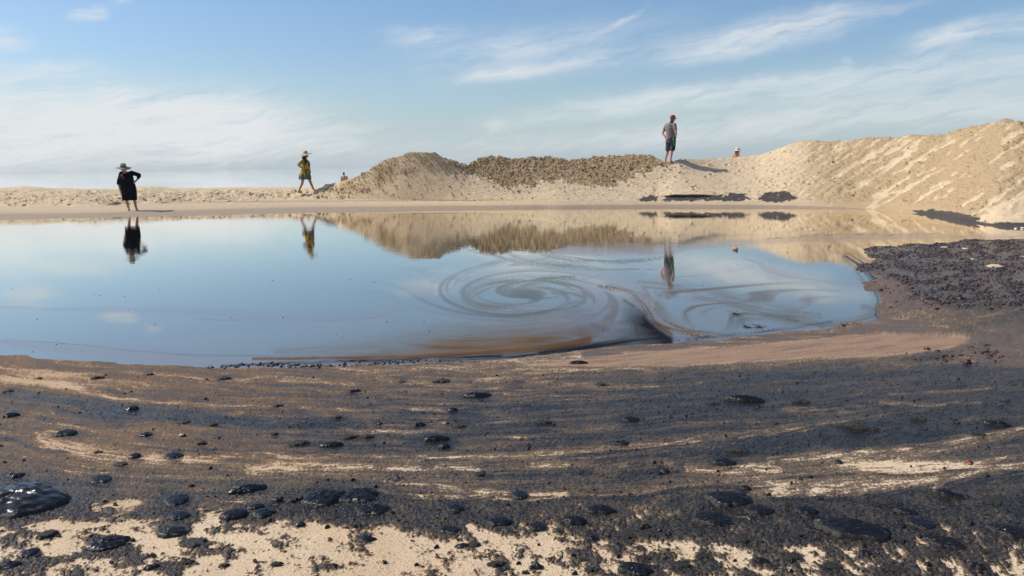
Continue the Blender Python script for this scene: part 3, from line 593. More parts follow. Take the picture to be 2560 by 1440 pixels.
Z = Zb + core * front * (gr_ * .0032 * sstep(sn, 0.1, .5) * (.35 + sstep(tar, .2, .6)) + fbm(X * 3, Y * 3, 3, 96) * 0.010 * sstep(sn, 0.2, 1.0))
Z += core * front * hard * (0.005 + 0.005 * np.abs(cl) + 0.004 * perlin(X * 45, Y * 45, 97) + 0.004 * perlin(X * 90, Y * 90, 98)) * (0.3 + 0.7 * nearw) * sstep(sn, 0.3, 1.2)
Z += flat * (0.012 * perlin(X * 14, Y * 10, 99) + 0.006)
BEACH = dict(X=X, Y=Y, Z=Z, tar=tar, px=px, py=py, flat=flat, sn=sn, redz=redz, fb=fb)
beach = tag(grid_mesh('beach', X, Y, Z, dict(tar=np.where(front, tar, .3), film=film * front, rust=rust, clot=clot), MAT_BEACH), 'oil-soaked sand beach around the pond', kind='structure')
rb_, azb_ = rb, np.radians(azb)
def beach_z(x, y):
    i = int(np.clip(np.searchsorted(rb_, math.hypot(x, y)), 0, len(rb_) - 1)); j = int(np.clip(np.searchsorted(azb_, math.atan2(x, y)), 0, len(azb_) - 1))
    return float(BEACH['Z'][i, j])

# ---------------------------------------------------------------- the pond
azp = np.concatenate([np.linspace(-80, -FINE, 20, endpoint=False), np.linspace(-FINE, FINE, 930), np.linspace(FINE, 80, 21)[1:]])
thp = np.linspace(math.atan(CAM_Z / 4.6), math.atan(CAM_Z / 36.0), 330)
rp = CAM_Z / np.tan(thp)
RP, AP = np.meshgrid(rp, np.radians(azp), indexing='ij')
X, Y = RP * np.sin(AP), RP * np.cos(AP)
px, py = project(X, Y, 0 * X)
wx = fbm(X * .8, Y * .5, 4, 111); wy = fbm(X * .9 + 4, Y * .5, 4, 112)
qx, qy = px + wx * 20, py + wy * 7
LAY = {'film': [], 'brown': [], 'dark': [], 'olive': []}
PST = [
    ('dark', [(1570, 790, 8), (1585, 805, 16), (1592, 822, 22), (1600, 846, 16), (1560, 862, 14), (1440, 876, 12), (1300, 891, 8), (1100, 904, 5)], .8, .25), ('dark', [(1660, 842, 8), (1600, 850, 16), (1500, 868, 14), (1350, 884, 9)], 1.0, .15), ('dark', [(1480, 815, 10), (1540, 830, 26), (1600, 840, 20)], .55, .4),
    ('film', [(1440, 700, 8), (1480, 725, 20), (1505, 755, 34), (1500, 790, 36), (1520, 825, 30)], .8, .3), 
    ('brown', [(1490, 792, 24), (1400, 806, 34), (1300, 822, 28), (1180, 842, 18), (1050, 860, 8)], .45, .35), ('brown', [(1470, 852, 16), (1380, 868, 14), (1250, 880, 11), (1120, 888, 8), (980, 892, 6), (840, 895, 4), (640, 897, 3)], 1.15, .2),
    ('brown', [(1480, 800, 24), (1440, 830, 28), (1360, 856, 22), (1200, 872, 12)], .4, .35),
    ('brown', [(1500, 716, 4), (1560, 728, 9), (1595, 750, 12), (1620, 785, 12), (1640, 808, 9), (1690, 826, 8), (1740, 836, 6), (1790, 842, 4)], .95, .9), ('brown', [(1560, 750, 3), (1590, 775, 4), (1625, 805, 6), (1668, 826, 6), (1680, 840, 4), (1660, 850, 3)], .95, .4),
    ('brown', [(1630, 770, 2.5), (1660, 800, 4), (1720, 825, 4), (1780, 832, 3), (1840, 842, 3)], .8, .6), ('olive', [(1560, 722, 6), (1620, 745, 10), (1660, 790, 10), (1730, 822, 8)], 0.72, 0.63),
    ('olive', [(1430, 690, 3), (1330, 698, 7), (1230, 712, 13), (1175, 735, 17), (1190, 758, 15), (1270, 770, 12), (1370, 772, 11), (1440, 762, 12), (1455, 745, 10), (1420, 730, 7), (1370, 732, 4)], 0.90, 0.70),
    ('dark', [(1500, 690, 2), (1420, 698, 4), (1345, 706, 6), (1300, 718, 7), (1285, 733, 6), (1310, 742, 4), (1350, 744, 3), (1385, 740, 2)], .42, 1.0),
    ('olive', [(1110, 748, 5), (1180, 775, 7), (1300, 792, 9), (1420, 790, 8)], 0.65, 0.56), ('olive', [(1040, 835, 4), (1110, 820, 8), (1180, 805, 10), (1280, 790, 8)], 0.43, 0.91),
    ('olive', [(1090, 850, 14), (1200, 838, 20), (1330, 830, 24)], 0.65, 0.56), ('olive', [(700, 880, 8), (900, 868, 14), (1100, 856, 18)], 0.51, 0.35),
    ('film', [(1385, 634, 7), (1440, 626, 15), (1540, 622, 20), (1640, 622, 18), (1740, 614, 12), (1850, 606, 8), (2000, 600, 6), (2150, 594, 9), (2350, 592, 12), (2600, 598, 14)], 1.0, .25),
    ('olive', [(1350, 632, 3), (1400, 645, 5), (1500, 655, 5), (1600, 650, 4), (1680, 640, 3)], 1.00, 0.63), ('dark', [(1440, 651, 1.5), (1540, 656, 2), (1620, 651, 1.5)], .5, .9),
    ('olive', [(1160, 624, 2), (1230, 640, 3), (1320, 660, 5), (1420, 670, 6), (1540, 674, 4), (1640, 672, 2)], 0.72, 0.84), ('olive', [(1270, 632, 3), (1310, 648, 6), (1380, 662, 6), (1480, 668, 5)], 0.65, 0.84),
    ('film', [(1420, 680, 4), (1520, 684, 7), (1640, 690, 7), (1720, 700, 6)], .5, .8), ('film', [(1850, 646, 4), (1890, 655, 6), (1920, 672, 7), (2000, 692, 8), (2100, 706, 8), (2190, 716, 7)], .8, .4), ('film', [(2080, 655, 10), (2120, 680, 10), (2170, 705, 8)], .6, .7),
    ('olive', [(1600, 704, 6), (1680, 712, 12), (1760, 738, 22), (1860, 764, 22), (1960, 782, 16), (2050, 790, 8)], 0.84, 0.63), ('olive', [(1900, 786, 8), (1960, 790, 12), (2010, 800, 12), (2060, 815, 6)], 1.00, 0.63), ('dark', [(1900, 784, 3), (1960, 790, 7), (2000, 800, 5)], .30, .9), ('dark', [(1830, 775, 2), (1845, 790, 4), (1860, 800, 2)], .35, .9),
    ('film', [(-100, 768, 4), (150, 772, 4), (350, 776, 6), (520, 781, 9), (700, 790, 10), (850, 791, 8), (950, 784, 6), (1010, 775, 4)], .5, .3), ('olive', [(500, 797, 2), (700, 799, 3), (850, 799, 3), (960, 790, 3)], 0.32, 0.49),
    ('film', [(-200, 845, 6), (0, 856, 8), (160, 872, 10), (360, 890, 13), (600, 904, 12), (900, 903, 8), (1150, 898, 6)], .75, .15), ('dark', [(-200, 852, 1.5), (0, 852, 1.5), (150, 858, 1.5), (330, 878, 2), (560, 888, 2), (800, 892, 2)], .35, .4), ('dark', [(560, 913, 3), (800, 905, 5), (1050, 899, 6), (1250, 892, 8)], .85, .35),
    ('dark', [(1660, 850, 6), (1760, 846, 6), (1860, 834, 5), (1960, 822, 5), (2080, 806, 5)], .6, .7), ('film', [(1690, 846, 6), (1800, 838, 7), (1900, 828, 6), (2050, 815, 5)], .6, .5), ('olive', [(2160, 770, 8), (2200, 785, 14), (2150, 805, 14), (2060, 812, 8)], 0.87, 0.49),
    ('dark', [(2120, 640, 12), (2160, 665, 18), (2185, 700, 22), (2205, 745, 22), (2200, 790, 16)], .75, .6), ('dark', [(1900, 597, 2), (2050, 592, 4), (2200, 588, 5), (2400, 588, 5)], .45, .8), ('film', [(1750, 592, 2), (1900, 590, 8), (2050, 575, 14), (2250, 565, 20), (2400, 575, 20)], .42, .4),
    ('film', [(2050, 612, 3), (2060, 632, 4), (2090, 650, 4)], .6, .3), ('film', [(2020, 612, 2), (2030, 632, 3), (2060, 650, 3)], .45, .3), ('film', [(1600, 640, 3), (1800, 640, 4), (2000, 630, 5), (2150, 625, 6)], .3, .5),
    ('film', [(1540, 860, 6), (1700, 855, 4), (1900, 836, 4)], .4, .4),
]
acc = {k: np.zeros(X.shape) for k in LAY}
for k_, (kind, pts, amp, fq) in enumerate(PST):
    D, S = poly_field(qx, qy, pts, 2.6)
    f = np.exp(-np.abs(D) ** 2.0 * 0.75)
    fil = perlin(D * 3.0 * (0.5 + fq) + k_ * 3.3, S / 140.0, 120) * 0.9 + perlin(D * 7.0 * (0.5 + fq), S / 70.0 + k_, 121) * .5 + perlin(S / 60.0 + k_, D * .8, 122) * .35
    f = f * np.clip(1 + fil * 1.3 * min(fq * 1.25, 1.1) - .25 * fq, 0.0, 1.5)
    acc[kind] = np.maximum(acc[kind], np.clip(f * amp, 0, 1))
VORT = [(1310, 738, 118, 5.6), (1560, 640, 130, -3.0), (1710, 800, 150, 2.2), (1040, 785, 130, -2.4), (1960, 770, 150, 1.6)]
mu, mv = px.copy(), py * 3.3
for vx, vy, vr, va in VORT:
    rx_, ry_ = mu - vx, mv - vy * 3.3; an = va * np.exp(-(rx_ * rx_ + ry_ * ry_) / (vr * 1.5) ** 2); ca2, sa2 = np.cos(an), np.sin(an)
    mu, mv = vx + rx_ * ca2 - ry_ * sa2, vy * 3.3 + rx_ * sa2 + ry_ * ca2
mask_m = np.exp(-(((px - 1430) / 400) ** 2 + ((py - 745) / 112) ** 2) ** 2) * .9 + .8 * np.exp(-(((px - 1880) / 250) ** 2 + ((py - 760) / 60) ** 2) ** 2)
mb = fbm(mu / 460 + 3, mv / 78, 5, 161, .56); mb2 = fbm(mu / 340, mv / 100 + 7, 5, 165, .55); mb3 = fbm(mu / 500, mv / 120 + 4, 3, 169)
acc['olive'] = np.maximum(acc['olive'], mask_m * sstep(mb, -.02, .26) * .98); acc['film'] = np.maximum(acc['film'], mask_m * sstep(mb2, .0, .3) * .7)
acc['dark'] = np.maximum(acc['dark'], mask_m * sstep(mb, .16, .42) * .6 * (py > 690)); acc['brown'] = np.maximum(acc['brown'], mask_m * sstep(mb3, .0, .3) * .75 * sstep(py, 730, 800) * (px < 1560))
acc['film'] = np.maximum(acc['film'], .34 * np.exp(-(((px - 1900) / 420) ** 2 + ((py - 700) / 150) ** 2) ** 2) * np.clip(.7 + .9 * mb2, 0, 1.3))
inp = (px > 500) & (px < 2100) & (py > 650)
def soft_in(P_, lo, hi, k):
    out = np.zeros(px.shape); out[inp] = sstep(poly_sd((px + wx * 26 + 14 * perlin(px / 70, py / 10, k))[inp], (py + wy * 8 + 4 * perlin(px / 50, py / 9, k + 1))[inp], P_), lo, hi) * np.clip(.98 + .3 * fbm(px[inp] / 160, (py + .08 * px)[inp] / 22.0, 3, k + 2), .86, 1.1)
    return np.clip(out, 0, 1)
Dt, St = poly_field(px + wx * 22, py + wy * 8, [(1530, 728, 2.5), (1570, 754, 2.5), (1598, 782, 2.5), (1618, 808, 2.5), (1652, 830, 2.5), (1680, 850, 2.5)], 110)
lsc = 24 + 8 * perlin(px / 60, py / 14, 171) + 30 * sstep(py, 795, 872)
tongue = np.where(Dt > 0, np.exp(-(np.abs(Dt) / lsc) ** 1.25), np.exp(-(np.abs(Dt) / 4.5) ** 2)) * (np.abs(Dt) < 98.5) * (.25 + .75 * sstep(py, 740, 815)) * sstep(py, 722, 752)
marb = np.clip(.92 + .55 * fbm(mu / 200, mv / 70.0, 4, 153, .5) , .45, 1.15)
acc['dark'] = np.maximum(acc['dark'], np.clip(tongue * (.62 + .46 * marb), 0, 1))
low = sstep(py + wy * 10 + .05 * (px - 1300), 775, 880)
acc['brown'] = np.maximum(acc['brown'], np.clip(soft_in([(900, 884), (1100, 842), (1260, 800), (1420, 776), (1530, 778), (1560, 830), (1440, 868), (1200, 894), (840, 901)], -30, 34, 155) * (.16 + .92 * low) * marb, 0, 1))
acc['olive'] = np.maximum(acc['olive'], np.clip(soft_in([(800, 880), (1100, 820), (1250, 790), (1460, 768), (1540, 790), (1440, 868), (1200, 894), (700, 900)], -40, 30, 158) * .6 * marb, 0, 1))
ripple = sstep(RP, 10.5, 17) * (0.35 + 0.65 * sstep(fbm(X * .25, Y * .12, 3, 131), -.35, .25)) * (1 - 0.6 * np.maximum(acc['film'], 0)) * (1 - .7 * sstep(px, 1850, 2150)) + 0.012
mud = np.clip(sstep(RP, 19, 26) * 0.8 + 0.5 * sstep(px, 1700, 2300) * sstep(RP, 13, 18), 0, 1)
pond = tag(grid_mesh('pond_water', X, Y, 0 * X, dict(film=acc['film'], brown=acc['brown'], dark=acc['dark'], olive=acc['olive'], ripple=ripple, mud=mud, murk=1 - sstep(RP, 6.5, 12.5)), MAT_POND), 'still oily pond mirroring sky and dunes', kind='structure')

# ---------------------------------------------------------------- the sea beyond the bank
ra = np.array([60, 80, 110, 150, 220, 400, 800, 2000, 6000, 15000.0]); aa = np.radians(np.linspace(-100, 100, 60))
RS, AS = np.meshgrid(ra, aa, indexing='ij')
tag(grid_mesh('sea', RS * np.sin(AS), RS * np.cos(AS), -1.45 + 0 * RS, {}, MAT_SEA), 'pale sea beyond the sand bank', kind='structure')

# ---------------------------------------------------------------- people
def skin_mat(name, c): return simple_mat(name, c, 0.6, 0.10, 14.0, 0.4)
SKIN_TAN = skin_mat('tanned_skin', (0.42, 0.235, 0.155)); SKIN_PINK = skin_mat('sunburnt_skin', (0.52, 0.27, 0.20))
HAIR_DARK = simple_mat('dark_brown_hair', (0.025, 0.016, 0.011), 0.5, 0.4, 60, 0.4); HAIR_AUBURN = simple_mat('auburn_hair', (0.20, 0.075, 0.03), 0.5, 0.4, 60, 0.4)
CLOTH_BLACK = simple_mat('black_cotton', (0.013, 0.014, 0.017), 0.9, 0.35, 9, 0.2, .5, 26); CLOTH_OLIVE = simple_mat('dark_olive_cotton', (0.024, 0.030, 0.020), 0.9, .3, 9, .2)
STRAW = simple_mat('woven_straw', (0.50, 0.39, 0.25), 0.85, 0.25, 60, 0.2, .6, 160); HATBAND = simple_mat('grey_hat_band', (0.13, 0.115, 0.10), 0.9)
CANVAS = simple_mat('pale_canvas', (0.62, 0.57, 0.48), 0.9, 0.1); RED = simple_mat('red_cap_cotton', (0.50, 0.016, 0.035), 0.8, 0.15)
GREY_SHIRT = simple_mat('grey_brown_jersey', (0.25, 0.21, 0.20), 0.9, 0.14, 12, 0.2, .5, 30); GREY_SHORT = simple_mat('charcoal_shorts_cloth', (0.075, 0.077, 0.086), 0.85, 0.25, 7, .25, .5, 30)
DARK_PANEL = simple_mat('black_shorts_panel', (0.012, 0.018, 0.022), .8); GREEN = simple_mat('bright_green_stripe', (0.05, 0.55, 0.14), 0.7, 0.05); COLLAR = simple_mat('dark_collar', (0.035, 0.03, 0.03), .9)
ORANGE = simple_mat('orange_swimsuit_cloth', (0.62, 0.19, 0.03), 0.7, 0.1); GREY_TRUNK = simple_mat('blue_grey_trunks', (0.13, 0.15, 0.165), .8)
EYE = simple_mat('eye_dark', (0.02, 0.015, 0.012), .2); LIP = simple_mat('lips', (0.32, 0.11, 0.09), .5); WHITE_STRAP = simple_mat('white_sandal', (0.7, .68, .64), .7)
PRINT = simple_mat('pale_print', (0.24, 0.22, 0.23), .9, .5, 30)
def dress_material():
    m, n = new_mat('yellow_teal_dress'); co = objco(n)
    z = n.n('ShaderNodeSeparateXYZ', co).outputs[2]; x = n.n('ShaderNodeSeparateXYZ', co).outputs[0]
    wv = n.noise(n.vm('MULTIPLY', co, (1.0, 1.0, 0.35)), 11.0, 3, .6); wob = n.m('MULTIPLY', n.m('SUBTRACT', n.noise(co, 9.0, 3), 0.5), 0.16)
    yel = n.mix(n.ss(wv, .4, .62), (0.50, 0.30, 0.010), (0.20, 0.15, 0.02)); teal = n.mix(n.ss(wv, .4, .6), (0.11, 0.15, 0.15), (0.05, 0.085, 0.10))
    zz = n.m('ADD', z, wob)
    k = n.m('MAXIMUM', n.ss(zz, 0.78, 0.66), n.m('MAXIMUM', n.ss(zz, 1.16, 1.30), n.ss(n.m('ADD', x, wob), 0.10, 0.17)))
    pbsdf(n, n.mix(n.m('MULTIPLY', k, 0.92), yel, teal), .85, .2, bump(n, wv, .5, .03)); return m
DRESS = dress_material()

def bm_tube(bm, p0, r0, p1, r1, seg=12, cap=4, sx=1.0):
    """tapered capsule"""
    p0, p1 = Vector(p0), Vector(p1); ax = p1 - p0; L = ax.length or 1e-6; ax = ax / L
    a = ax.orthogonal().normalized(); b = ax.cross(a); rings = []
    for i in range(cap + 1):
        t = math.pi / 2 * (1 - i / cap); rings.append((p0 - ax * r0 * math.sin(t), r0 * math.cos(t)))
    for i in range(cap + 1):
        t = math.pi / 2 * i / cap; rings.append((p1 + ax * r1 * math.sin(t), r1 * math.cos(t)))
    prev = None
    for c, r in rings:
        if r < 1e-5: ring = [bm.verts.new(c)]
        else: ring = [bm.verts.new(c + (a * math.cos(2 * math.pi * k / seg) * sx + b * math.sin(2 * math.pi * k / seg)) * r) for k in range(seg)]
        if prev:
            for k in range(seg):
                q = [prev[k % len(prev)], prev[(k + 1) % len(prev)], ring[(k + 1) % len(ring)], ring[k % len(ring)]]
                q = list(dict.fromkeys(q))
                if len(q) > 2: bm.faces.new(q)
        prev = ring
def bm_ell(bm, c, r, rot=(0, 0, 0), seg=16, rings=10):
    M = Matrix.Translation(c) @ Matrix.Rotation(rot[2], 4, 'Z') @ Matrix.Rotation(rot[1], 4, 'Y') @ Matrix.Rotation(rot[0], 4, 'X') @ Matrix.Diagonal((*r, 1))
    bmesh.ops.create_uvsphere(bm, u_segments=seg, v_segments=rings, radius=1, matrix=M)
def bm_loft(bm, rings, seg=24, wave=0.0, nw=7):
    """closed body from elliptical rings (cx, cy, cz, rx, ry)"""
    prev = None; first = None
    for i, (cx, cy, cz, rx, ry) in enumerate(rings):
        k_ = wave * (1 - i / (len(rings) - 1))
        ring = [bm.verts.new((cx + rx * math.cos(2 * math.pi * k / seg) * (1 + k_ * math.sin(nw * 2 * math.pi * k / seg)), cy + ry * math.sin(2 * math.pi * k / seg) * (1 + k_ * math.sin(nw * 2 * math.pi * k / seg + .6)), cz)) for k in range(seg)]
        if prev:
            for k in range(seg): bm.faces.new((prev[k], prev[(k + 1) % seg], ring[(k + 1) % seg], ring[k]))
        else: first = ring
        prev = ring
    bm.faces.new(list(reversed(first))); bm.faces.new(prev)
def bm_obj(name, bm, mat, parent, voxel=None, smooth=3):
    bmesh.ops.recalc_face_normals(bm, faces=bm.faces)
    me = bpy.data.meshes.new(name); bm.to_mesh(me); bm.free()
    me.materials.append(mat)
    o = bpy.data.objects.new(name, me); COL.objects.link(o)
    if voxel:
        r = o.modifiers.new('r', 'REMESH'); r.mode = 'VOXEL'; r.voxel_size = voxel; r.use_smooth_shade = True
        if smooth: s_ = o.modifiers.new('s', 'SMOOTH'); s_.iterations = smooth; s_.factor = 0.5
        ev = bpy.data.meshes.new_from_object(o.evaluated_get(bpy.context.evaluated_depsgraph_get()))
        o.modifiers.clear(); old = o.data; o.data = ev; bpy.data.meshes.remove(old)
        o.data.name = name
        if not o.data.materials: o.data.materials.append(mat)
    o.data.polygons.foreach_set('use_smooth', np.ones(len(o.data.polygons), dtype=bool))
    if parent: o.parent = parent
    return o
def bm_hand(bm, wrist, mid, palm_n, curl=0.5, size=1.0, thumb=1):
    """palm, four unequal bent fingers and a thumb leaving the side of the palm"""
    w_, m_ = Vector(wrist), Vector(mid); d = (m_ - w_).normalized(); nn = Vector(palm_n); nn = (nn - d * nn.dot(d)).normalized(); s = d.cross(nn)
    kn = w_ + d * 0.085 * size
    for k in (-1, 0, 1): bm_tube(bm, w_ + s * 0.016 * k * size, .016 * size, kn + s * 0.024 * k * size, .014 * size, 8, 3)
    for k, ln in enumerate((0.066, 0.078, 0.073, 0.056)):
        b = kn + s * (k - 1.5) * 0.021 * size * -thumb
        c1 = b + (d * math.cos(curl * .7) + nn * math.sin(curl * .7)) * ln * .5 * size
        c2 = c1 + (d * math.cos(curl * 1.6) + nn * math.sin(curl * 1.6)) * ln * .5 * size
        bm_tube(bm, b, .0105 * size, c1, .0095 * size, 8, 3); bm_tube(bm, c1, .0095 * size, c2, .008 * size, 8, 3)
    t0 = w_ + d * .03 * size + s * .022 * thumb * size; t1 = t0 + (d * .6 + s * .7 * thumb + nn * .25) * .035 * size; t2 = t1 + (d * .85 + s * .2 * thumb + nn * .4) * .03 * size
    bm_tube(bm, t0, .014 * size, t1, .0115 * size, 8, 3); bm_tube(bm, t1, .0115 * size, t2, .009 * size, 8, 3)
def bm_limb(bm, pts, seg=12):
    for (p0, r0), (p1, r1) in zip(pts[:-1], pts[1:]): bm_tube(bm, p0, r0, p1, r1, seg)
def bm_foot(bm, ankle, toe, size=1.0):
    a, t = Vector(ankle), Vector(toe); d = (t - a); d.z = 0; d.normalize(); s = Vector((-d.y, d.x, 0))
    heel = a - d * .04; heel.z = t.z + .028
    bm_tube(bm, a, .038, heel, .030); bm_tube(bm, a, .037, a.lerp(t, .6) + Vector((0, 0, .010)), .030); bm_tube(bm, heel, .030, t - d * .05 - s * .012, .026)
    bm_tube(bm, heel, .028, t - d * .06 + s * .018, .024)
    for k in range(5):
        b = t - d * (.045 + .008 * k) + s * (.016 * (k - 1.6)); bm_tube(bm, b, .012 - .0008 * k, b + d * (.042 - .004 * k) - Vector((0, 0, .004)), .010 - .0008 * k, 7, 3)
def bm_head(bm, c, face, r=.098, tilt=0.0):
    """head looking along face (unit, horizontal-ish): skull, jaw, nose, ears, brow"""
    c = Vector(c); f = Vector(face).normalized(); s = f.cross(Vector((0, 0, 1))).normalized(); u = s.cross(f)
    yaw = math.atan2(f.x, -f.y)
    bm_ell(bm, c + u * .025 - f * .012, (.076, .092, .088), (0, 0, yaw)); bm_ell(bm, c - u * .035 + f * .018, (.062, .070, .075), (0, 0, yaw))
    bm_tube(bm, c - u * .085 + f * .045, .024, c - u * .07 + f * .035, .034)
    bm_tube(bm, c + f * .082 + u * .012, .010, c + f * .103 - u * .024, .0145); bm_tube(bm, c + f * .076 + u * .03 - s * .04, .011, c + f * .076 + u * .03 + s * .04, .011)
    for k in (-1, 1): bm_ell(bm, c + s * .078 * k - u * .005 - f * .012, (.012, .022, .034), (0, 0, yaw))
    bm_tube(bm, c + f * .076 - u * .055 - s * .018, .009, c + f * .076 - u * .055 + s * .018, .009)
    return c, f, s, u
def face_bits(hd, root):
    c, f, s, u = hd
    for k in (-1, 1):
        bm = bmesh.new(); bm_ell(bm, c + f * .079 + u * .012 + s * .032 * k, (.012, .012, .008)); bm_obj('eye', bm, EYE, root)
    bm = bmesh.new(); bm_tube(bm, c + f * .084 - u * .055 - s * .02, .006, c + f * .084 - u * .055 + s * .02, .006); bm_obj('mouth', bm, LIP, root)
def person(px_, py_, dist, reach=None, scale=None, label=None):
    """an Empty at the feet; local x runs to the right of the picture, local y away from the camera"""
    ds = np.linspace(dist - 3, dist + 4, 141) if dist < 50 else np.linspace(50, 72, 141); ps = [on_ray(px_, py_, d_) for d_ in ds]
    df_ = np.array([dune_z(p_.x, p_.y) - p_.z for p_ in ps]); hit = np.nonzero(df_ > 0)[0]
    k_ = int(hit[0]) if len(hit) else int(np.argmax(df_))
    if reach is not None:                     # hidden behind the crest: the ray meets the body at this height above the ground
        k_ = int(np.argmin(np.abs(df_ + reach)))
    p = ps[k_]; z = dune_z(p.x, p.y) - .008
    o = bpy.data.objects.new('person', None); COL.objects.link(o); o.empty_display_size = .3
    o.location = (p.x, p.y, z); o.rotation_euler = (0, 0, -math.atan2(p.x, p.y)); s_ = scale if scale else max(.92, min(1.08, p.y / dist)); o.scale = (s_, s_, s_)

    tag(o, label, 'person', 'people looking at the oil pond'); return o
def brim_hat(name, root, c, rx, ry, crown_r, crown_h, tilt_x, tilt_y, mat, droop=0.02, wavy=0.012, band=None, seed=0, crown_taper=0.85):
    """crown and a thin wavy brim as one shell"""
    bm = bmesh.new(); seg = 40; rings = []
    prof = [(1.0, 0.0)] + [(1 - .1 * i, 0) for i in range(1, 5)]
    def ringp(fr, z_, wob, er=None):
        out = []
        for k in range(seg):
            a = 2 * math.pi * k / seg; wv = wob * math.sin(2 * a + seed) + wob * .6 * math.sin(3 * a + 2 * seed)
            out.append(bm.verts.new(((er or (rx * fr)) * math.cos(a), (er * 1.12 if er else ry * fr) * math.sin(a), z_ + wv)))
        return out
    R0 = [ringp(1.0, -droop, wavy), ringp(.85, -droop * .6, wavy * .7), ringp(.66, -droop * .2, wavy * .3), ringp(0, 0.004, 0, crown_r * 1.03), ringp(0, crown_h * .45, 0, crown_r * .98), ringp(0, crown_h * .80, 0, crown_r * crown_taper), ringp(0, crown_h * .97, 0, crown_r * crown_taper * .75), ringp(0, crown_h * .95, 0, crown_r * .2)]
    for A, B in zip(R0[:-1], R0[1:]):
        for k in range(seg): bm.faces.new((A[k], A[(k + 1) % seg], B[(k + 1) % seg], B[k]))
    bm.faces.new(R0[-1])
    # underside, 8 mm below
    low = [[bm.verts.new(v.co + Vector((0, 0, -.008))) for v in ring] for ring in R0[:4]]
    for A, B in zip(low[:-1], low[1:]):
        for k in range(seg): bm.faces.new((B[k], B[(k + 1) % seg], A[(k + 1) % seg], A[k]))
    for k in range(seg): bm.faces.new((low[0][k], low[0][(k + 1) % seg], R0[0][(k + 1) % seg], R0[0][k]))
    M = Matrix.Translation(c) @ Matrix.Rotation(tilt_y, 4, 'Y') @ Matrix.Rotation(tilt_x, 4, 'X')
    bmesh.ops.transform(bm, matrix=M, verts=bm.verts)
    h = bm_obj(name, bm, mat, root)
    if band:
        bm = bmesh.new(); prev = None
        for z_ in (.004, crown_h * .3):
            ring = [bm.verts.new(((crown_r * 1.045) * math.cos(2 * math.pi * k / seg), crown_r * 1.045 * 1.12 * math.sin(2 * math.pi * k / seg), z_)) for k in range(seg)]
            if prev:
                for k in range(seg): bm.faces.new((prev[k], prev[(k + 1) % seg], ring[(k + 1) % seg], ring[k]))
            prev = ring
        bmesh.ops.transform(bm, matrix=M, verts=bm.verts); bm_obj('hat_band', bm, band, h)
    return h

VOX = 0.0085
# --- woman in black, hand on hip, looking down to the left
r1 = person(326, 527, 28.2, label='person in a black dress and wide straw hat, hand on hip, by the water')
bm = bmesh.new()
bm_limb(bm, [((-.085, 0, .80), .085), ((-.095, -.01, .45), .058), ((-.088, .015, .33), .054), ((-.045, .01, .08), .036)]); bm_foot(bm, (-.045, .01, .08), (-.06, -.15, .0))
bm_limb(bm, [((.11, 0, .80), .085), ((.155, -.01, .45), .058), ((.17, .02, .33), .054), ((.20, .02, .08), .036)]); bm_foot(bm, (.20, .02, .08), (.25, -.13, .0))
bm_loft(bm, [(.01, 0, .72, .19, .14), (.01, 0, .90, .2, .15), (-.01, -.01, 1.05, .17, .13), (-.03, -.03, 1.25, .18, .13), (-.035, -.03, 1.36, .16, .09), (-.04, -.04, 1.41, .07, .06)])
bm_tube(bm, (-.04, -.03, 1.36), .062, (-.075, -.10, 1.45), .052)
hd = bm_head(bm, (-.095, -.135, 1.49), (-.35, -.85, -.38))
bm_limb(bm, [((-.20, -.02, 1.33), .062), ((-.275, .0, 1.05), .046), ((-.30, -.01, .99), .042), ((-.27, -.05, .78), .027)]); bm_hand(bm, (-.27, -.05, .78), (-.262, -.065, .70), (.6, .4, 0), .35, 1, 1)
bm_limb(bm, [((.17, -.02, 1.35), .062), ((.40, .07, 1.27), .046), ((.41, .06, 1.25), .044), ((.275, -.05, 1.07), .029)]); bm_hand(bm, (.275, -.05, 1.07), (.22, -.10, 1.02), (-.5, .6, .3), .6, 1, -1)
bm_obj('body', bm, SKIN_TAN, r1, VOX); face_bits(hd, r1)
bm = bmesh.new()
bm_loft(bm, [(.01, 0, .385, .245, .17), (.01, 0, .55, .25, .18), (.005, 0, .75, .262, .195), (0, 0, .90, .25, .19), (-.02, -.02, 1.02, .235, .18), (-.03, -.035, 1.18, .235, .175), (-.035, -.03, 1.30, .215, .135), (-.035, -.025, 1.37, .17, .09), (-.035, -.01, 1.405, .10, .055)], 40, .03, 9)
bm_limb(bm, [((-.175, -.02, 1.335), .085), ((-.27, .0, 1.07), .078), ((-.285, .0, 1.0), .075)]); bm_limb(bm, [((.15, -.02, 1.355), .085), ((.385, .07, 1.275), .072), ((.39, .055, 1.235), .066)])
bm_limb(bm, [((.39, .06, 1.25), .062), ((.345, .01, 1.16), .05)])
d1 = bm_obj('dress', bm, CLOTH_BLACK, r1, .011, 2)
bm = bmesh.new(); bm_ell(bm, (-.165, -.165, 1.28), (.03, .02, .05), (0, .4, 0)); bm_obj('printed_motif', bm, PRINT, d1)
bm = bmesh.new(); bm_ell(bm, (-.13, -.19, 1.20), (.022, .018, .03), (0, .4, 0)); bm_obj('printed_motif', bm, PRINT, d1)
bm = bmesh.new(); bm_ell(bm, (-.062, -.115, 1.375), (.065, .035, .055), (.3, 0, .2)); bm_obj('neckline', bm, SKIN_TAN, d1)
bm = bmesh.new(); bm_ell(bm, (-.085, -.085, 1.50), (.088, .085, .085), (0, 0, .3)); bm_obj('hair', bm, HATBAND, r1)
brim_hat('hat', r1, (-.10, -.135, 1.565), .265, .25, .105, .14, .20, .02, simple_mat('grey_green_straw', (0.34, 0.29, 0.20), .85, .25, 60, .2), .03, .014, HATBAND, 1.0)
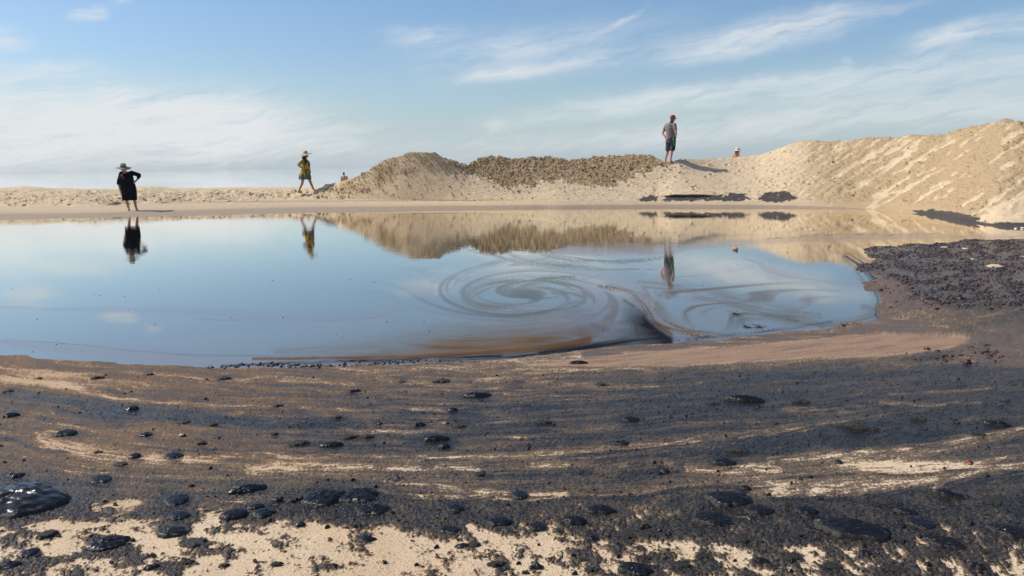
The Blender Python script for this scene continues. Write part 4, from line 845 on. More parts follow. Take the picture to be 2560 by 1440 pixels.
for (ax_, ay_, tx_, ty_) in ((-.045, .01, -.06, -.15), (.20, .02, .25, -.13)):
    bm = bmesh.new(); c_ = Vector((ax_, ay_, .015)).lerp(Vector((tx_, ty_, .015)), .35); bm_ell(bm, c_ + Vector((0, 0, -.012)), (.052, .125, .012), (0, 0, math.atan2(tx_ - ax_, -(ty_ - ay_)))); bm_tube(bm, c_ + Vector((-.042, -.05, .02)), .011, c_ + Vector((.042, -.05, .02)), .011); bm_tube(bm, c_ + Vector((-.03, -.05, .055)), .010, c_ + Vector((.03, -.05, .055)), .010)
    bm_obj('sandal', bm, WHITE_STRAP, r1)

# --- woman in yellow walking to the right along the bank
r2 = person(766, 482.5, 32.3, label='person in a yellow and teal beach dress and straw hat walking along the sand')
bm = bmesh.new()
bm_limb(bm, [((-.06, -.05, .80), .085), ((-.14, -.06, .40), .056), ((-.17, -.05, .33), .054), ((-.29, -.05, .085), .034)]); bm_foot(bm, (-.29, -.05, .085), (-.13, -.07, .0))
bm_limb(bm, [((.05, .06, .80), .085), ((.19, .06, .42), .056), ((.215, .065, .33), .054), ((.31, .06, .085), .034)]); bm_foot(bm, (.31, .06, .085), (.48, .05, .0))
bm_loft(bm, [(-.01, 0, .70, .16, .14), (0, 0, .88, .15, .13), (.03, 0, 1.02, .13, .115), (.04, 0, 1.2, .14, .13), (.03, 0, 1.30, .12, .13), (.03, 0, 1.345, .05, .05)])
bm_tube(bm, (.03, 0, 1.32), .054, (.05, 0, 1.42), .050); hd = bm_head(bm, (.065, .0, 1.51), (.95, .25, -.08))
bm_limb(bm, [((-.07, -.15, 1.26), .055), ((-.25, -.20, 1.14), .044), ((-.26, -.20, 1.12), .042), ((-.09, -.20, .985), .027)]); bm_hand(bm, (-.09, -.20, .985), (-.02, -.175, .955), (.1, .9, 0), .5, 1, 1)
bm_limb(bm, [((.09, .16, 1.26), .055), ((.15, .22, 1.02), .044), ((.16, .21, 1.0), .042), ((.21, .10, .84), .027)]); bm_hand(bm, (.21, .10, .84), (.20, .05, .80), (-.5, -.5, 0), .6, 1, 1)
bm_obj('body', bm, SKIN_TAN, r2, VOX); face_bits(hd, r2)
bm = bmesh.new()
bm_loft(bm, [(-.015, 0, .535, .235, .20), (-.02, 0, .62, .245, .205), (-.02, 0, .74, .225, .195), (.0, 0, .86, .17, .17), (.02, 0, .95, .155, .155), (.04, 0, 1.08, .175, .165), (.045, 0, 1.18, .172, .175), (.035, 0, 1.27, .15, .175), (.03, 0, 1.335, .09, .10), (.035, 0, 1.36, .065, .065)], 44, .07, 8)
bm_limb(bm, [((-.06, -.15, 1.265), .080), ((-.19, -.19, 1.175), .074)]); bm_limb(bm, [((.08, .15, 1.265), .080), ((.125, .20, 1.12), .072)])
d2 = bm_obj('dress', bm, DRESS, r2, .011, 2)
bm = bmesh.new(); bm_loft(bm, [(.01, -.005, .905, .165, .163), (.012, -.005, .94, .162, .162)], 36); bm_tube(bm, (.03, -.165, .93), .022, (.02, -.19, .72), .016); bm_tube(bm, (.03, -.165, .93), .022, (.05, -.18, .68), .014); bm_obj('sash', bm, simple_mat('dark_teal_sash', (.02, .03, .035)), d2)
bm = bmesh.new(); bm_ell(bm, (.025, .0, 1.52), (.10, .095, .105)); bm_tube(bm, (-.03, -.05, 1.47), .06, (-.05, -.07, 1.38), .05); bm_tube(bm, (.0, -.11, 1.40), .05, (.03, -.185, 1.28), .042); bm_tube(bm, (.03, -.185, 1.28), .042, (.045, -.195, 1.14), .022); bm_obj('hair', bm, HAIR_DARK, r2, .012, 2)
brim_hat('hat', r2, (.055, -.01, 1.575), .26, .25, .098, .125, .06, -.17, STRAW, .035, .02, None, 2.2)

# --- man in red cap standing on the dune with his back to us
r3 = person(1673, 407.5, 30.15, label='person in red cap, grey polo shirt and dark shorts standing on the dune crest')
bm = bmesh.new()
bm_limb(bm, [((-.03, .05, .88), .095), ((-.06, .05, .50), .064), ((-.075, .07, .38), .060), ((-.15, .05, .085), .037)]); bm_foot(bm, (-.15, .05, .085), (-.10, .22, .0))
bm_limb(bm, [((.12, -.05, .88), .095), ((.10, -.05, .50), .064), ((.085, -.03, .38), .060), ((.045, -.05, .085), .037)]); bm_foot(bm, (.045, -.05, .085), (.14, .10, .0))
bm_loft(bm, [(.05, 0, .84, .16, .12), (.045, 0, .98, .155, .12), (.035, 0, 1.12, .155, .12), (.03, 0, 1.30, .17, .13), (.035, 0, 1.42, .165, .10), (.05, 0, 1.49, .07, .065)])
bm_tube(bm, (.06, 0, 1.45), .062, (.10, .02, 1.56), .058); hd = bm_head(bm, (.115, .03, 1.635), (.86, .5, -.05))
bm_limb(bm, [((-.13, .08, 1.40), .062), ((-.255, .04, 1.13), .048), ((-.26, .03, 1.11), .046), ((-.15, -.07, .93), .030)]); bm_hand(bm, (-.15, -.07, .93), (-.10, -.10, .88), (.5, .6, 0), .5, 1.05, -1)
bm_limb(bm, [((.19, -.08, 1.40), .062), ((.225, -.15, 1.14), .048), ((.23, -.15, 1.12), .046), ((.235, -.10, .95), .030)]); bm_hand(bm, (.235, -.10, .95), (.225, -.07, .88), (-.8, .3, 0), .4, 1.05, 1)
bm_obj('body', bm, SKIN_PINK, r3, VOX); face_bits(hd, r3)
bm = bmesh.new()
bm_loft(bm, [(.03, 0, .885, .168, .145), (.03, 0, .98, .165, .145), (.03, 0, 1.10, .172, .145), (.03, 0, 1.28, .185, .15), (.03, 0, 1.38, .185, .13), (.035, 0, 1.45, .15, .10), (.05, 0, 1.495, .085, .075)], 36, .02, 5)
bm_limb(bm, [((-.11, .07, 1.395), .085), ((-.195, .055, 1.245), .072)]); bm_limb(bm, [((.17, -.07, 1.395), .085), ((.208, -.12, 1.235), .072)])
sh = bm_obj('polo_shirt', bm, GREY_SHIRT, r3, .010, 2)
bm = bmesh.new(); bm_tube(bm, (.058, .0, 1.475), .083, (.072, .004, 1.515), .072, 16, 3); bm_obj('collar', bm, COLLAR, sh)
bm = bmesh.new()
bm_loft(bm, [(.04, 0, .72, .19, .145), (.045, 0, .82, .192, .15), (.045, 0, .96, .165, .142)], 32)
bm_limb(bm, [((-.04, .05, .74), .105), ((-.055, .05, .56), .098), ((-.06, .05, .50), .096)]); bm_limb(bm, [((.135, -.05, .74), .105), ((.115, -.05, .56), .098), ((.11, -.05, .50), .096)])
st_ = bm_obj('shorts', bm, GREY_SHORT, r3, .010, 2)
def strip_mesh(name, pts, wdt, th, mat, parent):
    vs = []; fs = []
    for i, (x_, y_, z_) in enumerate(pts):
        vs += [(x_ - wdt / 2, y_, z_), (x_ + wdt / 2, y_ + th * .6, z_), (x_ + wdt / 2, y_ + th * 2.2, z_), (x_ - wdt / 2, y_ + th * 1.6, z_)]
        if i:
            a_ = 4 * (i - 1); b_ = 4 * i
            fs += [(a_ + k, a_ + (k + 1) % 4, b_ + (k + 1) % 4, b_ + k) for k in range(4)]
    fs += [(3, 2, 1, 0), tuple(len(vs) - 4 + k for k in range(4))]
    return mesh_obj(name, vs, fs, mat, parent, False)
strip_mesh('side_panel', [(.185, -.150, .955), (.195, -.158, .80), (.185, -.165, .60), (.165, -.158, .46)], .085, .010, DARK_PANEL, st_)
strip_mesh('side_stripe', [(.155, -.162, .955), (.165, -.172, .80), (.17, -.175, .68), (.175, -.175, .60)], .024, .012, GREEN, st_)
# cap
bm = bmesh.new(); c_ = Vector((.108, .027, 1.665)); f_ = Vector((.86, .5, 0)).normalized(); s_v = Vector((f_.y, -f_.x, 0)); seg = 24; rings = []
for i in range(8):
    t = i / 7 * math.pi / 2; rr_ = .103 * math.cos(t) + .001; rings.append([bm.verts.new(c_ + (f_ * math.cos(2 * math.pi * k / seg) * 1.1 + s_v * math.sin(2 * math.pi * k / seg) * .92) * rr_ + Vector((0, 0, .118 * math.sin(t)))) for k in range(seg)])
for A, B in zip(rings[:-1], rings[1:]):
    for k in range(seg): bm.faces.new((A[k], A[(k + 1) % seg], B[(k + 1) % seg], B[k]))
bm.faces.new(rings[-1])
cp = bm_obj('cap', bm, RED, r3)
bm = bmesh.new(); top_ = []; bot_ = []
for i in range(5):
    for j in range(9):
        a_ = (j / 8 - .5) * math.pi * .8; rr_ = .098 + (.075 * math.cos(a_) ** .6) * i / 4
        p_ = c_ + f_ * math.cos(a_) * rr_ * 1.1 + s_v * math.sin(a_) * (.092 + .006 * i / 4) + Vector((0, 0, .004 - .022 * i / 4 - .012 * math.sin(a_) ** 2)); top_.append(bm.verts.new(p_)); bot_.append(bm.verts.new(p_ - Vector((0, 0, .006))))
for i in range(4):
    for j in range(8):
        a_ = i * 9 + j; bm.faces.new((top_[a_], top_[a_ + 1], top_[a_ + 10], top_[a_ + 9])); bm.faces.new((bot_[a_ + 9], bot_[a_ + 10], bot_[a_ + 1], bot_[a_]))
for j in range(8): bm.faces.new((top_[36 + j], top_[37 + j], bot_[37 + j], bot_[36 + j]))
bm_obj('visor', bm, RED, cp)
bm = bmesh.new(); bm_ell(bm, (.095, .018, 1.64), (.086, .088, .075)); bm_obj('hair', bm, HATBAND, r3)

# --- girl in an orange swimsuit half hidden behind the crest
r4 = person(1842, 367.5, 34.5, 1.27, 0.79, label='person in white bucket hat and orange swimsuit half hidden behind the dune crest')
bm = bmesh.new()
for sx_ in (-1, 1): bm_limb(bm, [((.07 * sx_, 0, .76), .075), ((.085 * sx_, .0, .42), .05), ((.09 * sx_, .01, .08), .032)]); bm_foot(bm, (.09 * sx_, .01, .08), (.11 * sx_ + .06, .13, 0))
bm_loft(bm, [(0, 0, .70, .15, .12), (0, 0, .85, .14, .11), (0, 0, 1.0, .12, .10), (-.01, 0, 1.15, .15, .115), (-.015, 0, 1.24, .14, .09), (0, 0, 1.285, .05, .05)])
bm_tube(bm, (0, 0, 1.25), .05, (.03, .0, 1.34), .047); hd = bm_head(bm, (.05, .0, 1.42), (.93, -.3, -.15))
bm_limb(bm, [((-.13, .0, 1.20), .048), ((-.17, .02, .98), .040), ((-.12, -.06, .80), .026)]); bm_hand(bm, (-.12, -.06, .80), (-.10, -.08, .73), (.6, 0, 0), .4, .95, 1)
bm_limb(bm, [((.10, -.03, 1.20), .048), ((.15, -.14, 1.03), .040), ((.12, -.13, 1.27), .026)]); bm_hand(bm, (.12, -.13, 1.27), (.115, -.10, 1.34), (0, .9, 0), .5, .95, 1)
bm_obj('body', bm, SKIN_TAN, r4, .010); face_bits(hd, r4)
bm = bmesh.new(); bm_loft(bm, [(0, 0, .68, .155, .13), (0, 0, .80, .155, .125), (0, 0, .98, .132, .112), (-.01, 0, 1.12, .158, .125), (-.012, 0, 1.19, .145, .108)]); bm_tube(bm, (-.09, -.05, 1.18), .020, (-.075, -.02, 1.27), .017); bm_tube(bm, (.07, -.05, 1.18), .020, (.06, -.02, 1.27), .017); bm_obj('swimsuit', bm, ORANGE, r4, .011, 2)
bm = bmesh.new(); bm_ell(bm, (.02, .0, 1.435), (.098, .095, .10)); bm_tube(bm, (-.03, -.02, 1.40), .07, (-.055, -.04, 1.27), .05); bm_tube(bm, (.0, -.06, 1.38), .06, (-.01, -.09, 1.26), .035); bm_obj('hair', bm, HAIR_AUBURN, r4, .012, 2)
brim_hat('hat', r4, (.04, .0, 1.475), 0.180, .175, .100, .115, .05, -.12, CANVAS, .055, .012, None, .5, .9)

# --- bather far off beyond the end of the dune
r5 = person(860, 430, 60.0, 1.775, 1.0, label='person bare-chested in grey shorts seen small beyond the dune')
bm = bmesh.new()
for sx_ in (-1, 1):
    bm_limb(bm, [((.09 * sx_, 0, .88), .095), ((.10 * sx_, .0, .48), .06), ((.11 * sx_, .01, .085), .037)]); bm_foot(bm, (.11 * sx_, .01, .085), (.13 * sx_, .19, 0))
    bm_limb(bm, [((.20 * sx_, 0, 1.42), .062), ((.255 * sx_, .02, 1.14), .048), ((.17 * sx_, -.10 if sx_ < 0 else .1, .98), .031)]); bm_hand(bm, (.17 * sx_, -.10 if sx_ < 0 else .1, .98), (.12 * sx_, 0, .95), (-sx_, .2, 0), .5, 1.05, sx_)
bm_loft(bm, [(0, 0, .84, .17, .12), (0, 0, 1.0, .16, .115), (0, 0, 1.2, .185, .125), (0, 0, 1.36, .20, .115), (0, 0, 1.45, .16, .085), (0, 0, 1.50, .065, .06)])
bm_tube(bm, (0, 0, 1.46), .06, (-.02, .02, 1.57), .056); hd = bm_head(bm, (-.03, .03, 1.65), (-.2, .95, -.05))
bm_obj('body', bm, SKIN_PINK, r5, .011); face_bits(hd, r5)
bm = bmesh.new(); bm_loft(bm, [(0, 0, .72, .195, .145), (0, 0, .85, .19, .14), (0, 0, .985, .172, .128)]); bm_limb(bm, [((-.1, 0, .74), .10), ((-.105, 0, .52), .095)]); bm_limb(bm, [((.1, 0, .74), .10), ((.105, 0, .52), .095)]); bm_obj('shorts', bm, GREY_TRUNK, r5, .011, 2)
bm = bmesh.new(); bm_ell(bm, (-.025, .012, 1.685), (.086, .095, .088)); bm_obj('hair', bm, HAIR_DARK, r5)

# ---------------------------------------------------------------- tar pats
def tar_material():
    m, n = new_mat('glossy_tar'); co = objco(n)
    g = n.noise(co, 90.0, 3, .6); wr = n.noise(n.vm('MULTIPLY', co, (1.0, 2.6, .3)), 6.0, 3, .55)
    rimn = n.attr('rim')
    grit = n.ss(n.m('ADD', n.m('MULTIPLY', rimn, 0.75), n.m('SUBTRACT', n.noise(co, 11.0, 4, .65), 0.55)), 0.44, 0.64)
    c = n.mix(grit, n.mix(n.ss(g, .3, .7), (0.0065, 0.007, 0.009), (0.014, 0.014, 0.017)), n.mix(n.ss(n.noise(co, 30.0, 3), .4, .65), (0.014, 0.013, 0.014), (0.065, 0.052, 0.040)))
    r = n.m('ADD', 0.17, n.m('ADD', n.m('MULTIPLY', g, .10), n.m('MULTIPLY', grit, .22)))
    nor = bump(n, n.m('ADD', n.m('MULTIPLY', wr, .5), n.m('MULTIPLY', n.noise(co, 26.0, 3), n.m('ADD', 0.05, n.m('MULTIPLY', grit, .8)))), .35, .012)
    pbsdf(n, c, r, .42, nor, 1.45); return m
MAT_TAR = tar_material()
def pat_mesh(seed, nr=12, ns=36, rough=.18, lobes=2.0, wrinkle=0.10, soft=0.5, stretch=1.0):
    """lumpy pancake of radius about 1 and height 1 (scaled by the object)"""
    rs = np.random.RandomState(seed); a = np.linspace(0, 2 * np.pi, ns, endpoint=False)
    rim = 1 + rough * 1.6 * fbm(np.cos(a) * lobes * .6 + seed, np.sin(a) * lobes * .6, 3, seed % 97) + rough * .55 * perlin(np.cos(a) * 4 + seed, np.sin(a) * 4, seed % 89) + rough * .4 * perlin(np.cos(a) * 9 + seed, np.sin(a) * 9, seed % 83)
    vs = [(0, 0, 1.0 + 0 * rim[0])]; at_ = [0.0]
    for i in range(1, nr + 1):
        t = i / nr; tt = t ** 0.8
        h = (1 - tt ** 3) ** soft * (1 - .12 * tt)
        x, y = np.cos(a) * rim * tt, np.sin(a) * rim * tt
        hh = h * (1 + wrinkle * (2.2 * fbm(x * 1.3 + seed + .6 * y, y * 6.0, 3, (seed + 5) % 91) + 1.1 * perlin(x * 4 + seed, y * 9, 17))) if i < nr else np.full(ns, -0.25)
        vs += list(zip(x, y, np.broadcast_to(hh, (ns,)))); at_ += [max(0.0, (t - .62) / .38)] * ns
    fs = [(0, 1 + k, 1 + (k + 1) % ns) for k in range(ns)]
    for i in range(nr - 1):
        b0, b1 = 1 + i * ns, 1 + (i + 1) * ns
        fs += [(b0 + k, b1 + k, b1 + (k + 1) % ns, b0 + (k + 1) % ns) for k in range(ns)]
    me = bpy.data.meshes.new('tar_pat'); me.from_pydata([tuple(map(float, v)) for v in vs], [], fs); me.update()
    me.polygons.foreach_set('use_smooth', np.ones(len(me.polygons), dtype=bool))
    me.attributes.new('rim', 'FLOAT', 'POINT').data.foreach_set('value', np.array(at_, dtype=np.float32)); me.materials.append(MAT_TAR)
    return me
MAT_CRUST = simple_mat('gritty_tar_crust', (0.050, 0.044, 0.042), .42, .75, 5, .5, 1.0, 9)
SMALL = [pat_mesh(300 + k, 7, 26, .42, 2.8, .34, .55) for k in range(18)]
for k, me in enumerate(SMALL):
    if k % 3: me.materials[0] = MAT_CRUST
def put_pat(name, me, px_, py_, wpx, hpx, label, group, rot=None, hscale=1.0, sink=0.0, cat='tar pat'):
    p = at(px_, py_, 0.1); z = beach_z(p.x, p.y); p = at(px_, py_, z); z = beach_z(p.x, p.y)
    d = math.hypot(p.x, p.y); od = p.y * FW[1] + (z - CAM_Z) * FW[2]; rx = wpx / 2 / FPX * od
    depth = hpx * (d * d + 2.4) / (FPX * (CAM_Z - z)) * 0.9                    # ground depth covered by hpx
    hgt = min(0.05, max(0.005, 0.20 * rx + .004)) * hscale
    ry = max(rx * .30, min((depth - hgt * d / (CAM_Z - z) * .75) / 2, rx * 2.2))
    o = bpy.data.objects.new(name, me); COL.objects.link(o)
    o.location = (p.x, p.y, z + .003 - sink); o.scale = (rx, ry, hgt)
    o.rotation_euler = (0, 0, (-math.atan2(p.x, p.y)) if rot is None else rot)
    return tag(o, label, cat, group)
G_BIG = 'large tar pats on the beach'; G_MID = 'tar lumps on the oiled sand'
for k, (x_, y_, w_, h_, lb) in enumerate(PATS):
    assert len(lb.split()) <= 16, (k, lb, len(lb.split()))
    big = w_ > 80
    me = pat_mesh(100 + k, 24 if big else 15, 72 if big else 44, .27 if k else .10, 1.6, .17 if big else .15, .45)
    if k == 0:                                # the slab draws out to a tip on the right
        for v in me.vertices:
            v.co.y = v.co.y * (1 - .42 * max(0, v.co.x) ** 1.2) - .12 * max(0, v.co.x); v.co.x = v.co.x * (1 + .12 * (v.co.x > 0))
    put_pat('tar_pat', me, x_, y_, w_, h_, lb, G_BIG, None if k else .08, 1.0)
HANDLE = {0: 'largest slab at the left edge', 1: 'left half of the joined tar pair', 2: 'right half of the joined tar pair', 3: 'gritty pat under the joined pair', 4: 'largest round wrinkled tar pat', 5: 'wide oval pat below the sand stripe', 6: 'blunt-ended smooth oval pat', 8: 'domed pat at the bottom edge',
          9: 'flat pat at the right edge', 10: 'flat gritty pat at lower right', 14: 'two small overlapping pats', 15: 'rough dark pat at lower centre', 16: 'long shining pat on pale sand', 17: 'arched pat on pale sand', 18: 'egg-shaped lump in the corner', 19: 'flat pat at the bottom left', 20: 'thick lump leaning on the ridge',
          22: 'thin flat pat on brown sand', 23: 'rounded pat left of the joined pair', 25: 'leaf-shaped pat on the sand edge', 26: 'single round lump at centre', 27: 'double-lobed pat', 29: 'low lump alone on clean sand', 30: 'ragged lump on clean sand', 31: 'shiny bead on clean sand', 32: 'pale-sheened flat pat at centre',
          33: 'long thin pat on black sand', 34: 'upper round tar button', 35: 'lower round tar button', 36: 'oval pat by the sand patch', 37: 'shiny lump at far left', 38: 'bright lump on the pale patch', 39: 'flat pat on the pink film', 40: 'clotted lump above the ridge', 41: 'flat rough pat in the dark band', 43: 'grey crusted knob'}
taken = set()
for k, (x_, y_, w_, h_) in enumerate(MID):
    best = sorted(HANDLE, key=lambda q_: math.hypot(PATS[q_][0] - x_, 2.2 * (PATS[q_][1] - y_)))
    for q_ in best:
        dx, dy = x_ - PATS[q_][0], y_ - PATS[q_][1]
        side = ('right of' if dx > 0 else 'left of') if abs(dx) > 2.2 * abs(dy) else ('below' if dy > 0 else 'above')
        dist_ = math.hypot(dx, 2.2 * dy); near = 'just ' if dist_ < 90 else ('' if dist_ < 240 else 'well ')
        if (side, near, q_) not in taken: break
    taken.add((side, near, q_))
    put_pat('tar_lump', SMALL[k % len(SMALL)], x_, y_, w_ * 1.04, h_ * 1.04, 'small %star lump %s%s the %s' % ('flat ' if w_ > 4.2 * h_ else '', near, side, HANDLE[q_]), 'small tar lumps on the oiled beach', None, 1.15, 0, 'tar lump')
rs = np.random.RandomState(5)
n_small = 0
while n_small < 150:
    y_ = rs.uniform(935, 1438); x_ = rs.uniform(-10, 2570)
    if y_ > 1310 and x_ < 1500 and rs.rand() < .35: continue
    w_ = rs.uniform(7, 17) * (0.45 + 0.75 * (y_ - 900) / 500); zone = 'on the speckled pale sand near the bottom of the photo' if y_ > 1300 else ('among the dark clots across the lower middle of the photo' if y_ > 1180 else ('on the streaked sand across the middle of the beach' if y_ > 1040 else 'on the dark sand close to the pond'))
    put_pat('tar_crumb', SMALL[rs.randint(len(SMALL))], x_, y_, w_, w_ * .42, 'tiny tar crumb ' + zone, 'tiny tar crumbs ' + zone, rs.uniform(-1, 1), 1.4, 0, 'tar crumb'); n_small += 1
# flecks of tar floating on the water
nf = 0
rs = np.random.RandomState(9)
for k in range(400):
    if nf >= 42: break
    zone_ = rs.rand()
    x_, y_ = (rs.uniform(0, 1150), rs.uniform(690, 900)) if zone_ < .55 else ((rs.uniform(1400, 2150), rs.uniform(600, 720)) if zone_ < .85 else (rs.uniform(1150, 1700), rs.uniform(690, 850)))
    if y_ > 878 + (x_ / 560) * 36 and x_ < 560: continue
    p = at(x_, y_, 0); me = SMALL[rs.randint(len(SMALL))]; d = math.hypot(p.x, p.y); rx = rs.uniform(1.6, 4.5) / 2 / FPX * d
    o = bpy.data.objects.new('tar_fleck', me); COL.objects.link(o); o.location = (p.x, p.y, .001); o.scale = (rx, rx * rs.uniform(.5, 1.2), .003 + rx * .08); o.rotation_euler = (0, 0, rs.uniform(0, 3))
    tag(o, 'tiny dark tar fleck floating on the pond', 'tar fleck', 'tar flecks floating on the pond'); nf += 1

# ---------------------------------------------------------------- loose masses: clods on the dunes, clots on the tar flat, glinting crumbs along the shore
_t = (1 + 5 ** .5) / 2
ICO_V = np.array([(-1, _t, 0), (1, _t, 0), (-1, -_t, 0), (1, -_t, 0), (0, -1, _t), (0, 1, _t), (0, -1, -_t), (0, 1, -_t), (_t, 0, -1), (_t, 0, 1), (-_t, 0, -1), (-_t, 0, 1)]) / math.sqrt(1 + _t * _t)
ICO_F = np.array([(0, 11, 5), (0, 5, 1), (0, 1, 7), (0, 7, 10), (0, 10, 11), (1, 5, 9), (5, 11, 4), (11, 10, 2), (10, 7, 6), (7, 1, 8), (3, 9, 4), (3, 4, 2), (3, 2, 6), (3, 6, 8), (3, 8, 9), (4, 9, 5), (2, 4, 11), (6, 2, 10), (8, 6, 7), (9, 8, 1)])
def mass(name, pts, sizes, flat, mat, label, cat, seed=0, smooth=False):
    rs = np.random.RandomState(seed); N = len(pts)
    V = ICO_V[None] * (1 + rs.uniform(-.28, .28, (N, 12, 1)))
    a = rs.uniform(0, 6.28, N); ca_, sa_ = np.cos(a)[:, None], np.sin(a)[:, None]
    V = V * np.stack([rs.uniform(.8, 1.5, N), rs.uniform(.7, 1.1, N), np.broadcast_to(flat, (N,))], -1)[:, None]
    V = np.stack([V[..., 0] * ca_ - V[..., 1] * sa_, V[..., 0] * sa_ + V[..., 1] * ca_, V[..., 2]], -1) * np.asarray(sizes)[:, None, None] + np.asarray(pts)[:, None]
    F = (ICO_F[None] + 12 * np.arange(N)[:, None, None]).reshape(-1, 3)
    me = bpy.data.meshes.new(name); me.vertices.add(N * 12); me.vertices.foreach_set('co', V.astype(np.float32).ravel())
    me.loops.add(F.size); me.loops.foreach_set('vertex_index', F.astype(np.int32).ravel()); me.polygons.add(len(F)); me.polygons.foreach_set('loop_start', np.arange(0, F.size, 3, dtype=np.int32))
    if smooth: me.polygons.foreach_set('use_smooth', np.ones(len(F), dtype=bool))
    me.update(calc_edges=True); me.materials.append(mat)
    o = bpy.data.objects.new(name, me); COL.objects.link(o); return tag(o, label, cat, None, 'stuff')
CLOD = simple_mat('damp_sand_clods', (0.44, 0.315, 0.19), .95, .38, 1.3, .2, .5, 60); CLOD_DRY = simple_mat('dry_sand_clods', (0.52, 0.395, 0.26), .95, .2, 5, .2, .5, 60)
CLOT = simple_mat('brown_black_tar_clots', (0.040, 0.025, 0.020), .32, .5, 8, .5, .5, 60); CLOT_RED = simple_mat('rust_brown_tar_clots', (0.032, 0.014, 0.010), .34, .5, 8, .5, .5, 60)
def pick(mask, N, seed, D):
    rs = np.random.RandomState(seed); w_ = mask.ravel() / mask.sum(); idx = rs.choice(w_.size, N, p=w_)
    P_ = np.stack([D['X'].ravel()[idx], D['Y'].ravel()[idx], D['Z'].ravel()[idx]], -1); P_[:, :2] += rs.normal(0, .02, (N, 2)); return P_, rs
D = DUNE; inview = (D['px'] > -150) & (D['px'] < 2750) & (D['T'] > 0.02) & (D['T'] < 1.08)
P_, rs = pick(inview * D['crown'], 9000, 1, D); mass('sand_clods', P_, np.clip(rs.lognormal(-4.55, .62, len(P_)), .004, .06), .8, CLOD, 'damp brown sand clods crowning the middle dune', 'sand clods', 2)
P_, rs = pick(inview * (D['px'] > 800) * (D['px'] < 1200) * (.06 + D['damp']), 1500, 3, D); mass('sand_clods', P_, rs.gamma(2.0, .007, len(P_)) + .005, .75, CLOD, 'brown clods strewn over the left dune mound', 'sand clods', 4)
P_, rs = pick(inview * (D['px'] > 1150) * (D['px'] < 1950) * (1 - D['crown']) * (D['T'] > .03), 1100, 5, D); mass('sand_clods', P_, rs.gamma(1.8, .0055, len(P_)) + .004, .7, CLOD, 'scattered small clods on the pale slope of the middle dune', 'sand clods', 6)
P_, rs = pick(inview * (D['px'] > 1900) * (.08 + D['damp']), 1800, 7, D); mass('sand_clods', P_, rs.gamma(1.8, .0055, len(P_)) + .004, .7, CLOD, 'small clods strewn over the tall right-hand dune', 'sand clods', 8)
P_, rs = pick((D['px'] > -150) * (D['px'] < 860) * (D['T'] > .0) * (D['T'] < .45) * (.1 + D['rub']), 1300, 9, D); mass('sand_clods', P_, rs.gamma(1.8, .014, len(P_)) + .008, .5, CLOD_DRY, 'broken sand crusts along the low left bank', 'sand clods', 10)
B = BEACH; vis = (B['px'] > -50) & (B['px'] < 3300) & (B['Y'] > 1)
dens_ = np.clip(B['flat'] * (1 - .8 * B['fb']) * (B['py'] < 835), 0, 1) * np.clip(.35 + 1.6 * fbm(B['px'] / 70, B['py'] / 14, 3, 141), .05, 1)
P_, rs = pick(vis * dens_ * (np.hypot(B['X'], B['Y']) ** 2), 15000, 11, B); P_[:, 2] -= .001; mass('tar_clots', P_, rs.gamma(2.0, .0045, len(P_)) + .005, .6, CLOT, 'field of dark tar clots on the flat at the right side of the pond', 'tar clots', 12, True)
redd = B['redz'] * (np.random.RandomState(4).rand(*B['redz'].shape) ** 2) * np.clip(.2 + 2 * fbm(B['px'] / 60, B['py'] / 12, 3, 142), 0, 1) + dens_ * (B['py'] > 690) * .6 * (B['px'] > 2250)
P_, rs = pick(vis * redd, 1000, 13, B); P_[:, 2] += .003; mass('tar_clots', P_, rs.gamma(1.6, .0038, len(P_)) + .003, .7, CLOT_RED, 'rust brown tar clots at the right edge between the film and the black sand', 'tar clots', 14, True)
SH = [at(x_, 916 + 3 * math.sin(x_ / 60) - max(0, (x_ - 700)) * .03 + RNG.normal(0, 2.6), .003) for x_ in RNG.triangular(480, 760, 1250, 230)]
mass('tar_crumbs', np.array([tuple(p) for p in SH]), RNG.gamma(1.8, .0035, len(SH)) + .003, .7, CLOT, 'line of glistening tar crumbs along the near waterline', 'tar crumbs', 15, True)
fm = vis * np.clip(B['tar'] - .35, 0, 1) * (B['sn'] > .3) * (B['py'] > 930) * (B['py'] < 1500)
P_, rs = pick(fm * (np.hypot(B['X'], B['Y']) ** 1.0), 9000, 16, B); P_[:, 2] += .001; mass('tar_crumbs', P_, rs.gamma(1.8, .0011, len(P_)) + .0011, .75, CLOT, 'fine tar grit strewn over the oiled sand', 'tar crumbs', 17, True)

# ---------------------------------------------------------------- small finds
STONE = simple_mat('tan_stone', (0.40, 0.29, 0.21), .7, .3, 20, .3, .5, 70); SHELL = simple_mat('peach_shell', (0.62, 0.40, 0.28), .5, .2, 60); REDP = simple_mat('red_plastic', (0.62, 0.06, 0.07), .35, .1); WHITEST = simple_mat('pale_stone', (0.72, .66, .56), .6, .1); TWIG = simple_mat('dry_twig', (.30, .22, .13), .8); SANDM = simple_mat('clean_sand', (0.60, .46, .31), .95, .12, 60, .2, .5, 200); WEED = simple_mat('oiled_weed', (.020, .016, .012), .45)
def lump_obj(name, c, r, mat, seed, label, cat, group=None, rot=0):
    bm = bmesh.new(); bmesh.ops.create_icosphere(bm, subdivisions=3, radius=1)
    for v in bm.verts:
        n_ = float(fbm(np.array(v.co.x * 1.3 + seed), np.array(v.co.y * 1.3 + v.co.z), 3, seed)); v.co *= 1 + .35 * n_
        if v.co.z < 0: v.co.z *= .5
    o = bm_obj(name, bm, mat, None); o.location = c; o.scale = r; o.rotation_euler = (0, 0, rot); return tag(o, label, cat, group)
p = at(1838, 625, 0); lump_obj('stone', (p.x, p.y, .02), (.055, .06, .042), STONE, 3, 'tan stone poking out of the pond near the far dune', 'stone')
